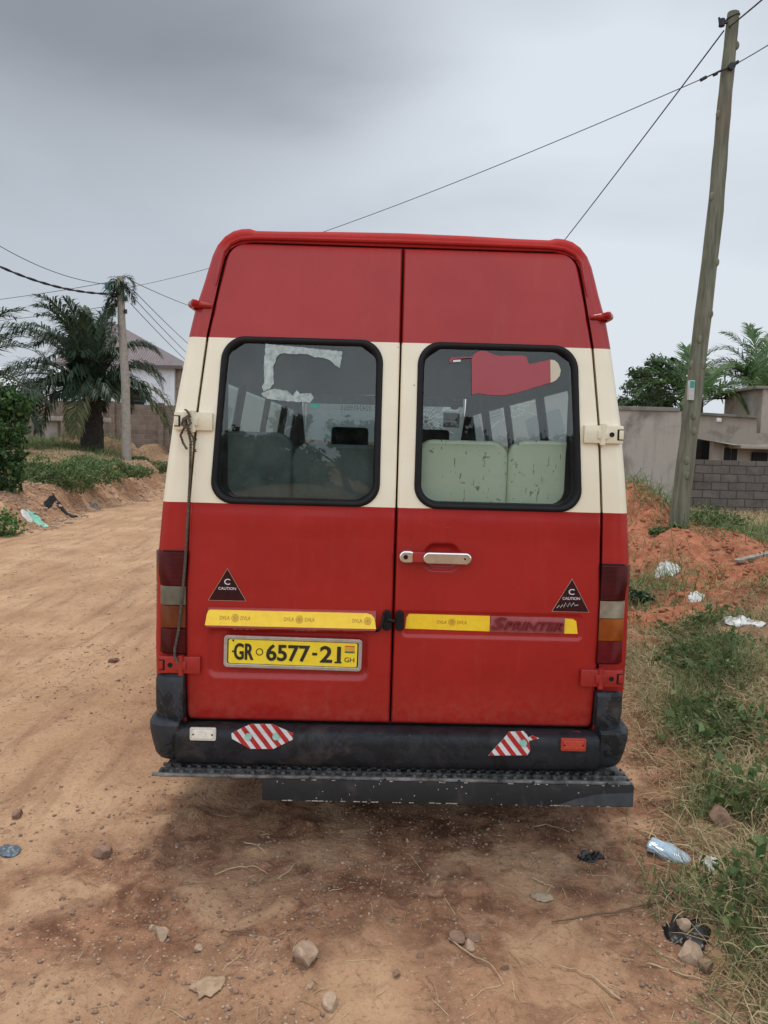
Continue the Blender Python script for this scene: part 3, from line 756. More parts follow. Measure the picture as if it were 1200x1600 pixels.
# bumper
def bumper_mat(name, base, scuff):
    m, t, p = newmat(name); v = coord(t)
    n1 = noise(t, v, 6, 8, .7, .6); n2 = noise(t, v, 40, 6, .7); s = N(t, 'ShaderNodeSeparateXYZ'); L(t, v, s.inputs[0])
    c = mixc(t, step_(t, n1, .3, .7), base, tuple(x*1.5 for x in base))
    flake = math_(t, 'GREATER_THAN', math_(t, 'ADD', noise(t, v, 4.5, 6, .75, 1.2), math_(t, 'MULTIPLY', n2, .15)), scuff)
    c = mixc(t, math_(t, 'MULTIPLY', flake, .8), c, (.008, .009, .009))
    c = mixc(t, math_(t, 'MULTIPLY', step_(t, n2, .62, .72), .5), c, (.14, .12, .10))
    rf = math_(t, 'GREATER_THAN', math_(t, 'ADD', noise(t, v, 7, 3, .6), math_(t, 'MULTIPLY', s.outputs[2], .25)), .855)
    c = mixc(t, rf, c, (.28, .03, .025))
    c = mixc(t, math_(t, 'MULTIPLY', step_(t, n1, .5, .8), .25), c, (.22, .15, .10))
    L(t, c, p.inputs['Base Color']); L(t, math_(t, 'ADD', .35, math_(t, 'MULTIPLY', n2, .4)), p.inputs['Roughness'])
    bump(t, p, math_(t, 'ADD', math_(t, 'MULTIPLY', flake, -.5), n2), .3, .003); p.inputs['Specular IOR Level'].default_value = .3
    return m
BUMP = bumper_mat('charcoal_bumper', (.013, .0145, .018), .60); BUMP2 = bumper_mat('grey_bumper_corner', (.026, .029, .034), .62)
m = MB()
zt = [(.02, .522), (-.02, .530), (-.054, .528), (-.072, .521), (-.083, .508), (-.087, .485), (-.089, .45), (-.087, .415), (-.080, .393), (-.066, .379), (-.02, .372), (.05, .37)]
xs_ = [-.872, -.862, -.5, 0, .5, .85, .862]; V = []; Fq = []
n = len(zt)
for i, x in enumerate(np.linspace(-.848, .872, 40)):
    bow = -.012*(1-((x-CX)/.86)**2)
    for a, z in zt: V.append((x, a*(1) + bow*(1 if a < 0 else 0), z))
for i in range(39):
    for k in range(n-1): Fq.append((i*n+k, i*n+k+1, (i+1)*n+k+1, (i+1)*n+k))
Fq += [tuple(range(n)), tuple(range(39*n, 40*n))]
m.add(V, Fq); bumper = m.build('rear_bumper', BUMP, van, 50)
def corner(s, zs, xin, par=None):
    """piece wrapping from the back to the side; zs = (z, outward offset)"""
    V = []; Fq = []; n = 0
    for z, o in zs:
        ring = []
        xo_ = .962+o; yf = -.02-o*2.0
        ring.append((xin, .03)); ring.append((xin, yf))
        for k in range(7):
            t = k/6*math.pi/2; rr = .075
            ring.append((xo_-rr+rr*math.sin(t), yf+rr-rr*math.cos(t)))
        ring += [(xo_+.004, .3), (xo_+.002, .62), (xo_-.04, .62), (xo_-.04, .08)]
        n = len(ring); V += [(CX+s*a, b_, z) for a, b_ in ring]
    for a in range(len(zs)-1):
        for k in range(n): Fq.append((a*n+k, a*n+(k+1) % n, (a+1)*n+(k+1) % n, (a+1)*n+k))
    Fq += [tuple(range(n)), tuple(range((len(zs)-1)*n, len(zs)*n))]
    m = MB(); m.add(V, Fq); return m.build('bumper_corner', BUMP2, van, 40)
for s in (-1, 1):
    lo = [(.370, -.006), (.378, .006), (.400, .014), (.45, .022), (.50, .028), (.535, .029), (.548, .024), (.553, .012)]
    corner(s, lo, .858)
    hi = [(.549, .010), (.60, .013), (.70, .013), (.722, .009), (.732, -.002)] if s < 0 else [(.549, .006), (.60, .010), (.68, .009), (.694, .002)]
    corner(s, hi, .849)['label'] = 'upper corner cap'
# reflectors and striped stickers on the bumper
def bface(z): return float(np.interp(z, [.393, .415, .45, .485, .508], [-.080, -.087, -.089, -.087, -.083]))-.012
YB = lambda x, z: bface(z) + .012*((x-CX)/.86)**2
def on_bumper(m, poly, mi, off, holes=()):
    V, Fq = curve_mesh(poly, holes, .0006); m.add([(v.x, YB(v.x, v.z)-off+v.y, v.z) for v in V], Fq, mi)
SC = .968    # photo outlines measured on the door plane, brought to the bumper plane
def bp(x, z): return ((x)*SC+.0, 1.7-(1.7-z)*SC)
for x0, x1, z0, z1, col_, lab in ((-.812, -.708, .447, .497, (.66, .63, .54), 'white marker reflector'), (.736, .838, .434, .484, (.42, .05, .03), 'red marker reflector')):
    a = bp(x0, z0); b_ = bp(x1, z1); m = MB(); yy = YB((a[0]+b_[0])/2, (a[1]+b_[1])/2)
    V, Fq = curve_mesh(rrect(a[0], b_[0], a[1], b_[1], .005), (), .004, .002); m.add(V, Fq, 0, Matrix.Translation((0, yy-.006, 0)))
    V, Fq = curve_mesh(rrect(a[0]+.009, b_[0]-.009, a[1]+.008, b_[1]-.008, .003), (), .002, .001); m.add(V, Fq, 2, Matrix.Translation((0, yy-.0115, 0)))
    for xx in (a[0]+.012, b_[0]-.012): m.tube([(xx, yy-.0135, (a[1]+b_[1])/2), (xx, yy-.016, (a[1]+b_[1])/2)], .0035, 1, 8)
    o = m.build('reflector', [plain('reflector_body', col_, .4, .12, 30), BLK, plain('reflector_lens', tuple(min(1, c*1.25) for c in col_), .25, .15, 60, coat=.5)], bumper); o['label'] = lab
def clip(poly, f):     # keep f(p) >= 0
    out = []
    for i in range(len(poly)):
        a, b_ = poly[i], poly[(i+1) % len(poly)]; fa, fb = f(a), f(b_)
        if fa >= 0: out.append(a)
        if fa*fb < 0:
            t = fa/(fa-fb); out.append((a[0]+(b_[0]-a[0])*t, a[1]+(b_[1]-a[1])*t))
    return out
def vpx(px, py, scale=SC):   # pixel -> bumper coordinates
    d = F0 + CR*((px-600)/1200) - CU*((py-800)/1200); o = Vector((.03, 3.1, 0)); ey = Vector((-math.sin(R(1)), math.cos(R(1)), 0)); ex = Vector((math.cos(R(1)), math.sin(R(1)), 0))
    t = ((o-Vector((0, 0, H_CAM))).dot(ey)-.10)/d.dot(ey); P = Vector((0, 0, H_CAM))+d*t-o
    return (P.dot(ex), P.z)
SRED = plain('sticker_red', (.42, .02, .02), .45, .2, 40, bmp=.03); MINT = plain('mint_seal', (.28, .52, .42), .5)
def hazard(pts, x0, seals, torn):
    m = MB(); poly = [vpx(*p) for p in pts]; on_bumper(m, poly, 0, .004)
    w_ = .0265; zlo = min(p[1] for p in poly); sl = .80
    for k in range(-5, 12):
        a = x0 + k*w_*1.72
        st = clip(clip(poly, lambda p: (p[0]+(p[1]-zlo)*sl)-a), lambda p: a+w_*.86-(p[0]+(p[1]-zlo)*sl))
        if len(st) >= 3: on_bumper(m, st, 1, .0052)
    for p in seals:
        c = vpx(*p); on_bumper(m, [(c[0]+.014*math.cos(t), c[1]+.014*math.sin(t)) for t in np.linspace(0, 6.283, 18, endpoint=False)], 2, .0095)
    return m.build('hazard_sticker', [WHT, SRED, MINT], bumper, 0)
hazard([(361, 1147), (376, 1139), (392, 1132), (425, 1132), (441, 1139), (458, 1146), (457, 1156), (427, 1170), (391, 1170), (362, 1155)], -.61, [(388, 1151), (431, 1151)], 0)
hazard([(763, 1180), (770, 1172), (784, 1158), (796, 1144), (818, 1143), (824, 1149), (826, 1153), (833, 1150), (843, 1155), (835, 1157), (827, 1158), (829, 1172), (824, 1180), (768, 1180)], .42, [(818, 1161)], 1)

# step below the bumper
STEEL = bumper_mat('black_step_steel', (.020, .021, .022), .70)
TREAD = plain('worn_tread', (.025, .025, .025), .5, .5, 22, metal=.2, bmp=.5, c2=(.22, .21, .20))
m = MB(); x0, x1 = -.935, 1.005; zt_ = .354
V = []; Fq = []
m.box((x0+.03, -.112, zt_-.016), (x1-.01, .08, zt_-.010), 0, .002)
for y in (-.118, -.066, -.02): m.box((x0 if y < -.1 else x0+.02, y, zt_-.012), (x1, y+.014, zt_), int(y < -.1), .003)
xx = x0+.02; k = 0
while xx < x1-.05:      # punched teeth between the rails
    for j, y in enumerate((-.100, -.048)):
        m.prism([(xx+j*.02, zt_-.010), (xx+.022+j*.02, zt_-.010), (xx+.017+j*.02, zt_+.006), (xx+.005+j*.02, zt_+.006)], y, y+.028, 0, .0)
    xx += .041
step_o = m.build('step', [TREAD, plain('scraped_edge', (.06, .058, .055), .5, .5, 14, metal=.3, bmp=.5, c2=(.34, .33, .31))], van, 30)
m = MB()
m.box((-.492, -.122, .252), (1.010, -.114, .341), 0, .003)
m.box((-.49, -.114, .252), (1.008, -.04, .258), 0, .001)
m.box((1.004, -.114, .256), (1.011, .05, .341), 0, .001)
for x in (-.30, 0, .30, .60, .90): m.tube([(x, -.126, zt_-.007), (x, -.116, zt_-.007)], .006, 0, 8)
for k in range(70):   # paint flaked off along the lower and upper lips
    x = random.uniform(-.48, 1.0); l = random.uniform(.003, .022); z = random.choice((.2525, .2525, .340)); m.box((x, -.1228, z), (x+l, -.1215, z+random.uniform(.002, .005)), 1)
for k in range(26):
    x = random.uniform(-.45, 1.0); z = random.uniform(.26, .33); m.box((x, -.1228, z), (x+random.uniform(.002, .006), -.1215, z+random.uniform(.002, .007)), 1)
m.add([(.70, -.1232, .256), (.78, -.1232, .285), (.86, -.1232, .305), (1.008, -.1232, .315), (1.008, -.1232, .256)], [(0, 1, 2, 3, 4)], 2)
m.build('step_channel', [STEEL, plain('flaked_patch', (.40, .36, .31), .8), plain('scuffed_steel', (.055, .062, .068), .5, .3, 20)], step_o, 30)
for x in (-.45, .45):
    m = MB(); m.box((x-.03, -.04, .30), (x+.03, .7, .345), 0, .004); m.build('step_bracket', DARK, step_o)

# underside, wheels
m = MB()
m.box((-.86, .1, .50), (.90, 5.2, .56), 0)
for x in (-.45, .45): m.box((x-.04, .05, .38), (x+.04, 5.2, .50), 0, .006)
m.tube([(-.75, 1.15, .35), (.78, 1.15, .35)], .05, 0, 12); m.tube([(.02, 1.0, .35), (.02, 1.3, .35)], [.12, .14], 0, 14)
for x in (-.55, .57):
    m.tube([(x, .35, .44), (x, .75, .33), (x, 1.15, .30), (x, 1.6, .33), (x, 2.0, .44)], .03, 0, 8)
m.tube([(-.35, .15, .37), (-.35, 1.8, .38)], [.03, .03], 0, 10)
m.build('chassis', DARK, van)
TY = plain('tyre_rubber', (.018, .017, .016), .9, .4, 12, bmp=.5, bdist=.01); RIM = plain('steel_rim', (.25, .25, .25), .5, .3, 12, metal=.6)
for x, y in ((-.80, 1.15), (.84, 1.15), (-.80, 4.65), (.84, 4.65)):
    m = MB(); m.lathe([(.20, -.09), (.30, -.10), (.335, -.085), (.345, -.04), (.345, .04), (.335, .085), (.30, .10), (.20, .09)], 0, 36, Matrix.Translation((x, y, .345)))
    wo = m.build('wheel', TY, van); m = MB()
    m.lathe([(.02, -.06), (.12, -.06), (.19, -.085), (.205, -.095), (.205, .095), (.19, .085), (.12, .04), (.02, .04)], 0, 28, Matrix.Translation((x, y, .345)))
    m.build('rim', RIM, wo)

# side glass, windscreen
for s in (-1, 1):
    for y0_, y1_ in ((.34, 1.36), (1.46, 2.46), (2.56, 3.46), (3.72, 4.5)):
        m = MB(); V = []
        zz_ = np.linspace(1.42, 2.02, 6)
        for z in zz_: V += [(CX+s*(tab(z, BODY)-.016), y0_-.01, z), (CX+s*(tab(z, BODY)-.016), y1_+.01, z)]
        m.add(V, [(2*k, 2*k+1, 2*k+3, 2*k+2) for k in range(5)])
        wo = m.build('side_window', GLASS_T, van, 180)
        m = MB()
        for z in (1.445, 1.995): m.tube([(CX+s*(tab(z, BODY)-.012), y0_, z), (CX+s*(tab(z, BODY)-.012), y1_, z)], .016, 0, 6)
        for y in ((y0_, y0_+.38, y1_) if y0_ < .5 else (y0_, y1_)): m.tube([(CX+s*(tab(1.44, BODY)-.012), y, 1.44), (CX+s*(tab(1.72, BODY)-.012), y, 1.72), (CX+s*(tab(2.0, BODY)-.012), y, 2.0)], .014, 0, 6)
        m.build('window_frame', BLK, wo)
WSG = glassmat('windscreen_glass', (.80, .88, .86), .8, .12)
wsp = lambda x, f: (CX+x, 4.35+.65*f, 2.16-.80*f)      # f 0 top, 1 bottom
m = MB(); m.add([wsp(-.78, 0), wsp(.78, 0), wsp(.84, 1), wsp(-.84, 1)], [(0, 1, 2, 3)]); ws = m.build('windscreen', WSG, van, 0)
GT = glassmat('green_shade_band', (.10, .62, .45), .5, 0)
m = MB(); m.add([tuple(np.array(wsp(x, f))-np.array((0, .01, 0))) for x, f in ((-.76, .02), (.76, .02), (.77, .13), (-.77, .13))], [(0, 1, 2, 3)]); m.build('shade_band', plain('green_band', (.07, .45, .33), .5, .3, 6), ws, 0)
CRK = plain('crack_white', (.7, .75, .74), .4)
m = MB(); cx_, cf = .42, .30
for k in range(26):
    a = k/26*6.283+random.uniform(-.1, .1); l = random.uniform(.08, .34); P = []
    for j in range(5):
        r_ = l*j/4; P.append(tuple(np.array(wsp(cx_+r_*math.cos(a+random.uniform(-.08, .08)), min(.95, max(.02, cf+r_*math.sin(a)*.9))))-np.array((0, .012, 0))))
    m.tube(P, .0022, 0, 4)
for r_ in (.05, .12):
    P = [tuple(np.array(wsp(cx_+r_*math.cos(t)*random.uniform(.85, 1.1), cf+r_*math.sin(t)))-np.array((0, .012, 0))) for t in np.linspace(0, 6.283, 12)]
    m.tube(P, .0018, 0, 4)
m.build('crack', CRK, ws, 0)
m = MB(); mt = MB(); text_fit(mt, '0243459865', -.42, -.12, 0, 1, 0, 0, .001, 0, .0, mirror=True)
m.add([tuple(np.array(wsp(v[0], .20-.06*v[2]))-np.array((0, .012, 0))) for v in mt.v], mt.f); m.build('phone_number', BLK, ws, 0)
m = MB(); m.box((.60, 4.42, 1.86), (.76, 4.425, 2.0), 0, 0); m.box((.625, 4.415, 1.90), (.735, 4.4165, 1.905), 1); m.box((.625, 4.415, 1.93), (.735, 4.4165, 1.935), 1); m.build('paper_disc', [WHT, BLK], ws, 0)
m = MB(); m.tube([(.70, 4.38, 2.10), (.70, 4.34, 2.06)], [.045, .045], 0, 14); m.build('mirror', BLK, ws)
m = MB(); m.box((-.80, 4.3, 1.0), (.84, 5.0, 1.30), 0, .04); m.build('dashboard', plain('dash_grey', (.03, .033, .035), .6), van)
m = MB(); P = [(.0+-.40+.19*math.cos(t), 4.18+.06*math.sin(t), 1.32+.18*math.sin(t)) for t in np.linspace(0, 6.283, 26)]; m.tube(P, .015, 0, 8, False); m.box((-.42, 4.15, 1.30), (-.38, 4.4, 1.34)); m.box((-.58, 4.17, 1.31), (-.22, 4.19, 1.335)); m.build('steering_wheel', BLK, van)

# seats
GREENM, t_, p_ = newmat('chipped_green_seat_paint')
v_ = coord(t_); ch = math_(t_, 'GREATER_THAN', noise(t_, v_, 13, 6, .7, .5), .625)
sc = N(t_, 'ShaderNodeMapping', ins={'Scale': (30, 3, 6), 'Rotation': (0, .5, 0)}); L(t_, v_, sc.inputs[0])
scr = math_(t_, 'GREATER_THAN', noise(t_, sc.outputs[0], 3, 3, .5), .67)
base_ = mixc(t_, step_(t_, noise(t_, v_, 2.5, 5), .3, .7), (.74, .84, .62), (.84, .92, .74))
L(t_, mixc(t_, math_(t_, 'MULTIPLY', math_(t_, 'MAXIMUM', ch, scr), .8), base_, (.20, .22, .17)), p_.inputs['Base Color']); p_.inputs['Roughness'].default_value = .45
FAB = plain('charcoal_seat_cloth', (.045, .052, .052), .9, .25, 20); FABG = plain('grey_seat_cover', (.20, .225, .22), .8, .25, 14)
def seat_back(x0, x1, y, ztop, mat, par, zb=.95, r=.055):
    m = MB(); V, Fq = curve_mesh(rrect(x0+.01, x1-.01, zb, ztop, r, 8), (), .022, .016)
    m.add([(v.x, v.y+y - .10*(v.z-1.3)*0 + .02*((v.x-(x0+x1)/2)/((x1-x0)/2))**2, v.z) for v in V], Fq)
    return m.build('seat_back', mat, par)
def bench(y, kinds, ztop, legs=True):
    for i, (x0, x1, mt, dz) in enumerate(kinds):
        st = MB(); st.box((x0+.01, y+.03, .98), (x1-.01, y+.48, 1.08), 0, .03); so = st.build('passenger_seat', FAB, van)
        seat_back(x0, x1, y, ztop+dz, mt, so)
        m = MB(); m.box((x0+.05, y+.08, .56), (x1-.05, y+.42, .985), 0, .01); m.build('seat_base', DARK, so)
bench(.11, [(-.80, -.42, FABG, .012), (-.41, .02, FABG, -.03), (.105, .476, GREENM, 0), (.490, .90, GREENM, .008)], 1.70)
for y in (1.15, 1.95, 2.75): bench(y, [(-.80, -.42, FAB, 0), (-.41, -.02, FAB, 0), (.38, .84, FAB, -.02)], 1.64)
bench(3.55, [(-.72, -.25, FAB, -.05), (.22, .74, FAB, -.05)], 1.66)
for x in (-.28, .42):
    m = MB(); m.box((x-.16, 3.53, 1.63), (x+.16, 3.61, 1.82), 0, .035); m.build('headrest', BLK, van)

# torn white sticker frame on the left pane, red masking smear added as a sheet on the right pane
def pane_poly(px_pts):
    out = []
    for px, py in px_pts:
        d = F0 + CR*((px-600)/1200) - CU*((py-800)/1200); o = Vector((.03, 3.1, 0)); ey = Vector((-math.sin(R(1)), math.cos(R(1)), 0)); ex = Vector((math.cos(R(1)), math.sin(R(1)), 0))
        t = ((o-Vector((0, 0, H_CAM))).dot(ey)+.03)/d.dot(ey); P = Vector((0, 0, H_CAM))+d*t-o; out.append((P.dot(ex), P.z))
    return out
z3 = lambda L_: [(x/4+320, y/4+500) for x, y in L_]; z4 = lambda L_: [(x/3.75+620, y/3.75+500) for x, y in L_]
PALE = plain('torn_paper_residue', (.36, .44, .42), .8, .3, 45, c2=(.50, .58, .55))
m = MB()
def jag(P, amp):
    out = []
    for i in range(len(P)):
        a, b_ = Vector(P[i]), Vector(P[(i+1) % len(P)]); k = max(1, int((b_-a).length/9))
        for j in range(k):
            q_ = a.lerp(b_, j/k); out.append((q_.x+random.uniform(-amp, amp), q_.y+random.uniform(-amp, amp)))
    return out
A_ = jag([(382, 150), (860, 198), (856, 240), (845, 302), (815, 285), (785, 252), (735, 236), (690, 236), (640, 216), (600, 214), (555, 218), (500, 208), (470, 216), (448, 240), (442, 268), (430, 296), (432, 345), (436, 400), (412, 430), (372, 448), (362, 420), (378, 392), (372, 300)], 2.5)
B_ = jag([(357, 462), (395, 440), (440, 432), (520, 446), (555, 474), (575, 440), (596, 462), (665, 458), (684, 490), (662, 518), (560, 512), (480, 505), (400, 496), (372, 482)], 2.5)
for P in (A_, B_):
    V, Fq = curve_mesh(pane_poly(z3(P)), (), .0004); m.add([(v.x, yb(v.z)-.0045+v.y, v.z) for v in V], Fq)
m.build('torn_sticker', PALE, dL, 0)
m = MB(); V, Fq = curve_mesh(pane_poly(z3([(665, 520), (720, 528), (718, 548), (665, 544)])), (), .0004); m.add([(v.x, yb(v.z)-.0045+v.y, v.z) for v in V], Fq)
m.build('green_sticker', plain('green_tab', (.05, .30, .22), .6), dL, 0)
m = MB()
for P, mi in (([(435, 235), (445, 210), (465, 190), (490, 183), (515, 184), (540, 193), (570, 205), (600, 212), (660, 211), (735, 210), (755, 220), (770, 262), (895, 234), (895, 370), (800, 398), (700, 428), (620, 444), (560, 444), (510, 438), (470, 432), (435, 440)], 0), ([(895, 234), (920, 238), (942, 258), (955, 296), (948, 330), (925, 356), (895, 370)], 1), ([(305, 252), (308, 232), (320, 222), (440, 217), (440, 224), (328, 230), (316, 252)], 0), ([(328, 236), (372, 234), (372, 246), (328, 250)], 2)):
    V, Fq = curve_mesh(pane_poly(z4(P)), (), .0004); m.add([(v.x, yb(v.z)-.0045-.003+v.y, v.z) for v in V], Fq, mi)
m.build('red_smear', [plain('smear_red', (.36, .065, .08), .6, .05, 5, bmp=0), plain('smear_cream', (.60, .53, .40), .6, .05, 5, bmp=0), WHT], dR, 0)

# rope knotted on the upper left hinge, hanging in front of the door seam
ROPE = plain('brown_rope_fibre', (.11, .085, .06), .95, .4, 60, bmp=.4)
def vp(px, py, y):
    d = F0 + CR*((px-600)/1200) - CU*((py-800)/1200); return Vector((0, 0, H_CAM)) + d*((3.1+y)/d.y)
m = MB()
def strand(P, r, tw=0.022, two=True):
    P = [Vector(p) for p in P]; Q = []
    for i in range(len(P)-1):
        k = max(2, int((P[i+1]-P[i]).length/.006))
        for j in range(k): Q.append(P[i].lerp(P[i+1], j/k))
    Q.append(P[-1]); s_ = 0; A = []; B = []
    for i, p in enumerate(Q):
        if i: s_ += (Q[i]-Q[i-1]).length
        a = s_/tw*2*math.pi; o = Vector((math.cos(a), math.sin(a), 0))*r*.5; A.append(p+o); B.append(p-o)
    m.tube(A, r*.62, 0, 6)
    if two: m.tube(B, r*.62, 0, 6)
strand([vp(289, 652, -.045), vp(293, 668, -.05), vp(298, 690, -.04), vp(297, 740, -.035), vp(294, 800, -.034), vp(290, 870, -.034), vp(285, 930, -.034), vp(279, 985, -.036), vp(273, 1015, -.038), vp(273, 1026, -.04), vp(279, 1037, -.04)], .0062)
strand([vp(296, 648, -.05), vp(286, 655, -.055), vp(284, 664, -.06), vp(292, 668, -.06), vp(298, 661, -.058), vp(294, 652, -.055), vp(287, 657, -.065), vp(290, 668, -.065), vp(297, 670, -.06)], .006)
strand([vp(290, 640, -.03), vp(294, 644, -.045), vp(297, 652, -.05)], .006)
strand([vp(288, 668, -.05), vp(282, 680, -.04), vp(286, 692, -.035), vp(292, 702, -.034)], .0055)
strand([vp(294, 670, -.05), vp(302, 684, -.04), vp(303, 700, -.035), vp(306, 706, -.034)], .0048)
tag(m.build('rope', ROPE), 'brown twisted rope knotted round the upper left hinge and hanging down the van', 'rope')

# ================================================================== PLANTS
G_PALM = leafmat('palm_leaf', (.022, .042, .026), (.042, .072, .040), (.080, .115, .062), .5, .2)
G_PALM2 = leafmat('palm_leaf_bright', (.05, .10, .035), (.085, .16, .055), (.15, .24, .09), .5, .35)
G_DEAD = leafmat('palm_leaf_tired', (.07, .09, .035), (.12, .13, .055), (.17, .15, .075), .7, .2)
G_DARK = leafmat('dark_tree_leaf', (.014, .038, .014), (.025, .058, .020), (.045, .085, .030), .5, .15)
G_BUSH = leafmat('bush_leaf', (.030, .085, .018), (.055, .14, .028), (.10, .21, .045), .5, .3)
G_CLIMB = leafmat('climber_leaf', (.018, .045, .014), (.035, .085, .022), (.075, .16, .04), .5, .25)
G_WEED = leafmat('weed_leaf', (.060, .105, .032), (.105, .165, .055), (.19, .25, .10), .6, .3)
G_STRAW = leafmat('dry_grass', (.22, .165, .085), (.38, .30, .16), (.56, .47, .29), .8, .25)
G_GREENG = leafmat('green_grass', (.060, .105, .035), (.12, .18, .06), (.27, .30, .14), .7, .3)
G_DRYL = leafmat('dry_leaf', (.14, .095, .055), (.24, .17, .10), (.36, .28, .18), .85, .1)
BARK = plain('bark', (.11, .085, .065), .95, .35, 14, bmp=.8, bdist=.02)
PBARK = plain('palm_trunk_fibre', (.045, .038, .030), .95, .5, 20, bmp=1, bdist=.04)

def frond_arrays(origin, az, el, Lf, droop, leaf=.55, n=46, width=.045, twist=0, gap=.12, seed=0, hang=.5):
    """rachis path and leaflet strips of one pinnate frond"""
    rg = np.random.default_rng(seed); d = np.array([math.cos(el)*math.cos(az), math.cos(el)*math.sin(az), math.sin(el)])
    p = np.array(origin, float); path = [p.copy()]; dirs = [d.copy()]; k = 14
    for i in range(k):
        d = d + np.array([0, 0, -droop/k*(.4+1.6*i/k)]); d /= np.linalg.norm(d); p = p + d*Lf/k; path.append(p.copy()); dirs.append(d.copy())
    path = np.array(path); dirs = np.array(dirs); V = []; Fq = []
    sidev = np.array([-math.sin(az), math.cos(az), 0.0])
    for j in range(n):
        t = gap + (1-gap)*j/(n-1); f = t*k; i = min(int(f), k-1); c = path[i]*(1-(f-i)) + path[i+1]*(f-i); dd = dirs[i]
        up = np.cross(dd, sidev); up /= np.linalg.norm(up)
        if up[2] < 0: up = -up
        ll = leaf*(math.sin(math.pi*min(1, .12+.80*t))**.6)*rg.uniform(.85, 1.1)
        for s in (-1, 1):
            out = sidev*s*math.cos(.55+t*.5) + dd*math.sin(.55+t*.5) + up*rg.uniform(.0, .35)
            out += rg.normal(0, .08, 3); out /= np.linalg.norm(out)
            a = c; b1 = c + out*ll*.5; o2 = out + np.array([0, 0, -hang*rg.uniform(.5, 1.4)]); o2 /= np.linalg.norm(o2); c1 = b1 + o2*ll*.5
            wv = np.cross(out, up); wv /= np.linalg.norm(wv)+1e-9; wv *= width*.5*rg.uniform(.8, 1.2)
            m0 = len(V); V += [a-wv*.5, a+wv*.5, b1+wv, b1-wv, c1+wv*.15, c1-wv*.15]; Fq += [(m0, m0+1, m0+2, m0+3), (m0+3, m0+2, m0+4, m0+5)]
    return path, V, Fq
def palm(name, base, th, tr, fronds, label, cat, group, mats, leaf=.55, width=.045, seed=1, lean=(0, 0), trunk_mat=None, stubs=True, n=46, rach=.022, hang=.5):
    rg = random.Random(seed); base = Vector(base)
    root = empty(name, base, label, cat, group)
    m = MB(); P = [(lean[0]*t*t, lean[1]*t*t, -.1+(th+.1)*t) for t in np.linspace(0, 1, 14)]
    m.tube(P, [tr*(1.25-.35*t+.06*math.sin(t*40)) for t in np.linspace(0, 1, 14)], 0, 14)
    if stubs:
        for k in range(70):
            a = rg.uniform(0, 6.28); z = rg.uniform(0.05, 1)*th; t = z/th; r_ = tr*(1.2-.3*t)
            q_ = Vector((lean[0]*t*t+math.cos(a)*r_*.9, lean[1]*t*t+math.sin(a)*r_*.9, z))
            m.tube([q_, q_+Vector((math.cos(a)*.05, math.sin(a)*.05, .10))], [.05, .02], 0, 5)
    m.build('trunk', trunk_mat or PBARK, root, 40)
    top = np.array([lean[0], lean[1], th])
    allV = [[] for _ in mats]; allF = [[] for _ in mats]; rm = MB()
    for i, (az, el, Lf, dr, mi) in enumerate(fronds):
        o = top + np.array([math.cos(az)*tr*.5, math.sin(az)*tr*.5, rg.uniform(-.15, .1)])
        path, V, Fq = frond_arrays(o, az, el, Lf, dr, leaf, n, width, seed=seed*100+i, hang=hang)
        k = len(allV[mi]); allV[mi] += V; allF[mi] += [tuple(a+k for a in f) for f in Fq]
        rm.tube(path, list(np.linspace(rach, .006, len(path))), 0, 5)
    V = []; F4 = []; mi = []
    for j in range(len(mats)):
        k = len(V); V += allV[j]; F4 += [tuple(a+k for a in f) for f in allF[j]]; mi += [j]*len(allF[j])
    k = len(V); V += rm.v; quads = [f for f in rm.f if len(f) == 4]; F4 += [tuple(a+k for a in f) for f in quads]; mi += [0]*len(quads)
    np_mesh('crown', V, F4, list(mats), root, 0, mi)
    return root

def leaves(C, size, mat_name, n_dir=None, aspect=.45, rg=rng, up=.3):
    """one folded leaf (2 quads) at every point of C"""
    n = len(C); d = rg.normal(0, 1, (n, 3)); d[:, 2] += up; d /= np.linalg.norm(d, axis=1)[:, None]
    e = rg.normal(0, 1, (n, 3)); s = np.cross(d, e); s /= np.linalg.norm(s, axis=1)[:, None]; nn = np.cross(d, s)
    L_ = size*rg.uniform(.6, 1.25, n)[:, None]; W_ = L_*aspect*.5
    a = C - d*L_*.5; b_ = C + d*L_*.5
    m1 = C + s*W_ + nn*W_*.35; m2 = C - s*W_ + nn*W_*.35
    V = np.stack([a, m1, b_, m2], 1).reshape(-1, 3); i = np.arange(n)*4
    F_ = np.stack([i, i+1, i+2, i+3], 1)
    return V, F_
def tree(name, base, th, clumps, per, size, label, cat, group=None, mat=G_DARK, tr=.15, seed=3):
    rg = np.random.default_rng(seed); root = empty(name, base, label, cat, group)
    m = MB(); m.tube([(0, 0, -.2), (.05, 0, th*.5), (0, .05, th)], [tr*1.3, tr, tr*.7], 0, 10)
    for c, r_ in clumps: 
        p = Vector(c); m.tube([(0, .03, th*.7), tuple(Vector((0, 0, th*.8)).lerp(p, .5)+Vector((0, 0, -.1))), tuple(p)], [tr*.5, tr*.3, tr*.08], 0, 6)
    m.build('trunk', BARK, root, 60)
    C = []
    for c, r_ in clumps:
        k = int(per*r_**2/ (np.mean([q_[1] for q_ in clumps])**2)); sub = rg.normal(0, 1, (max(4, k//45), 3)); sub /= np.linalg.norm(sub, axis=1)[:, None]; sub *= r_*rg.uniform(.55, 1.0, (len(sub), 1))
        w_ = rg.integers(0, len(sub), k); C.append(np.array(c)+sub[w_]+rg.normal(0, r_*.17, (k, 3)))
    C = np.concatenate(C); V, F_ = leaves(C, size, '', rg=rg)
    np_mesh('crown', V, F_, mat, root, 0)
    return root

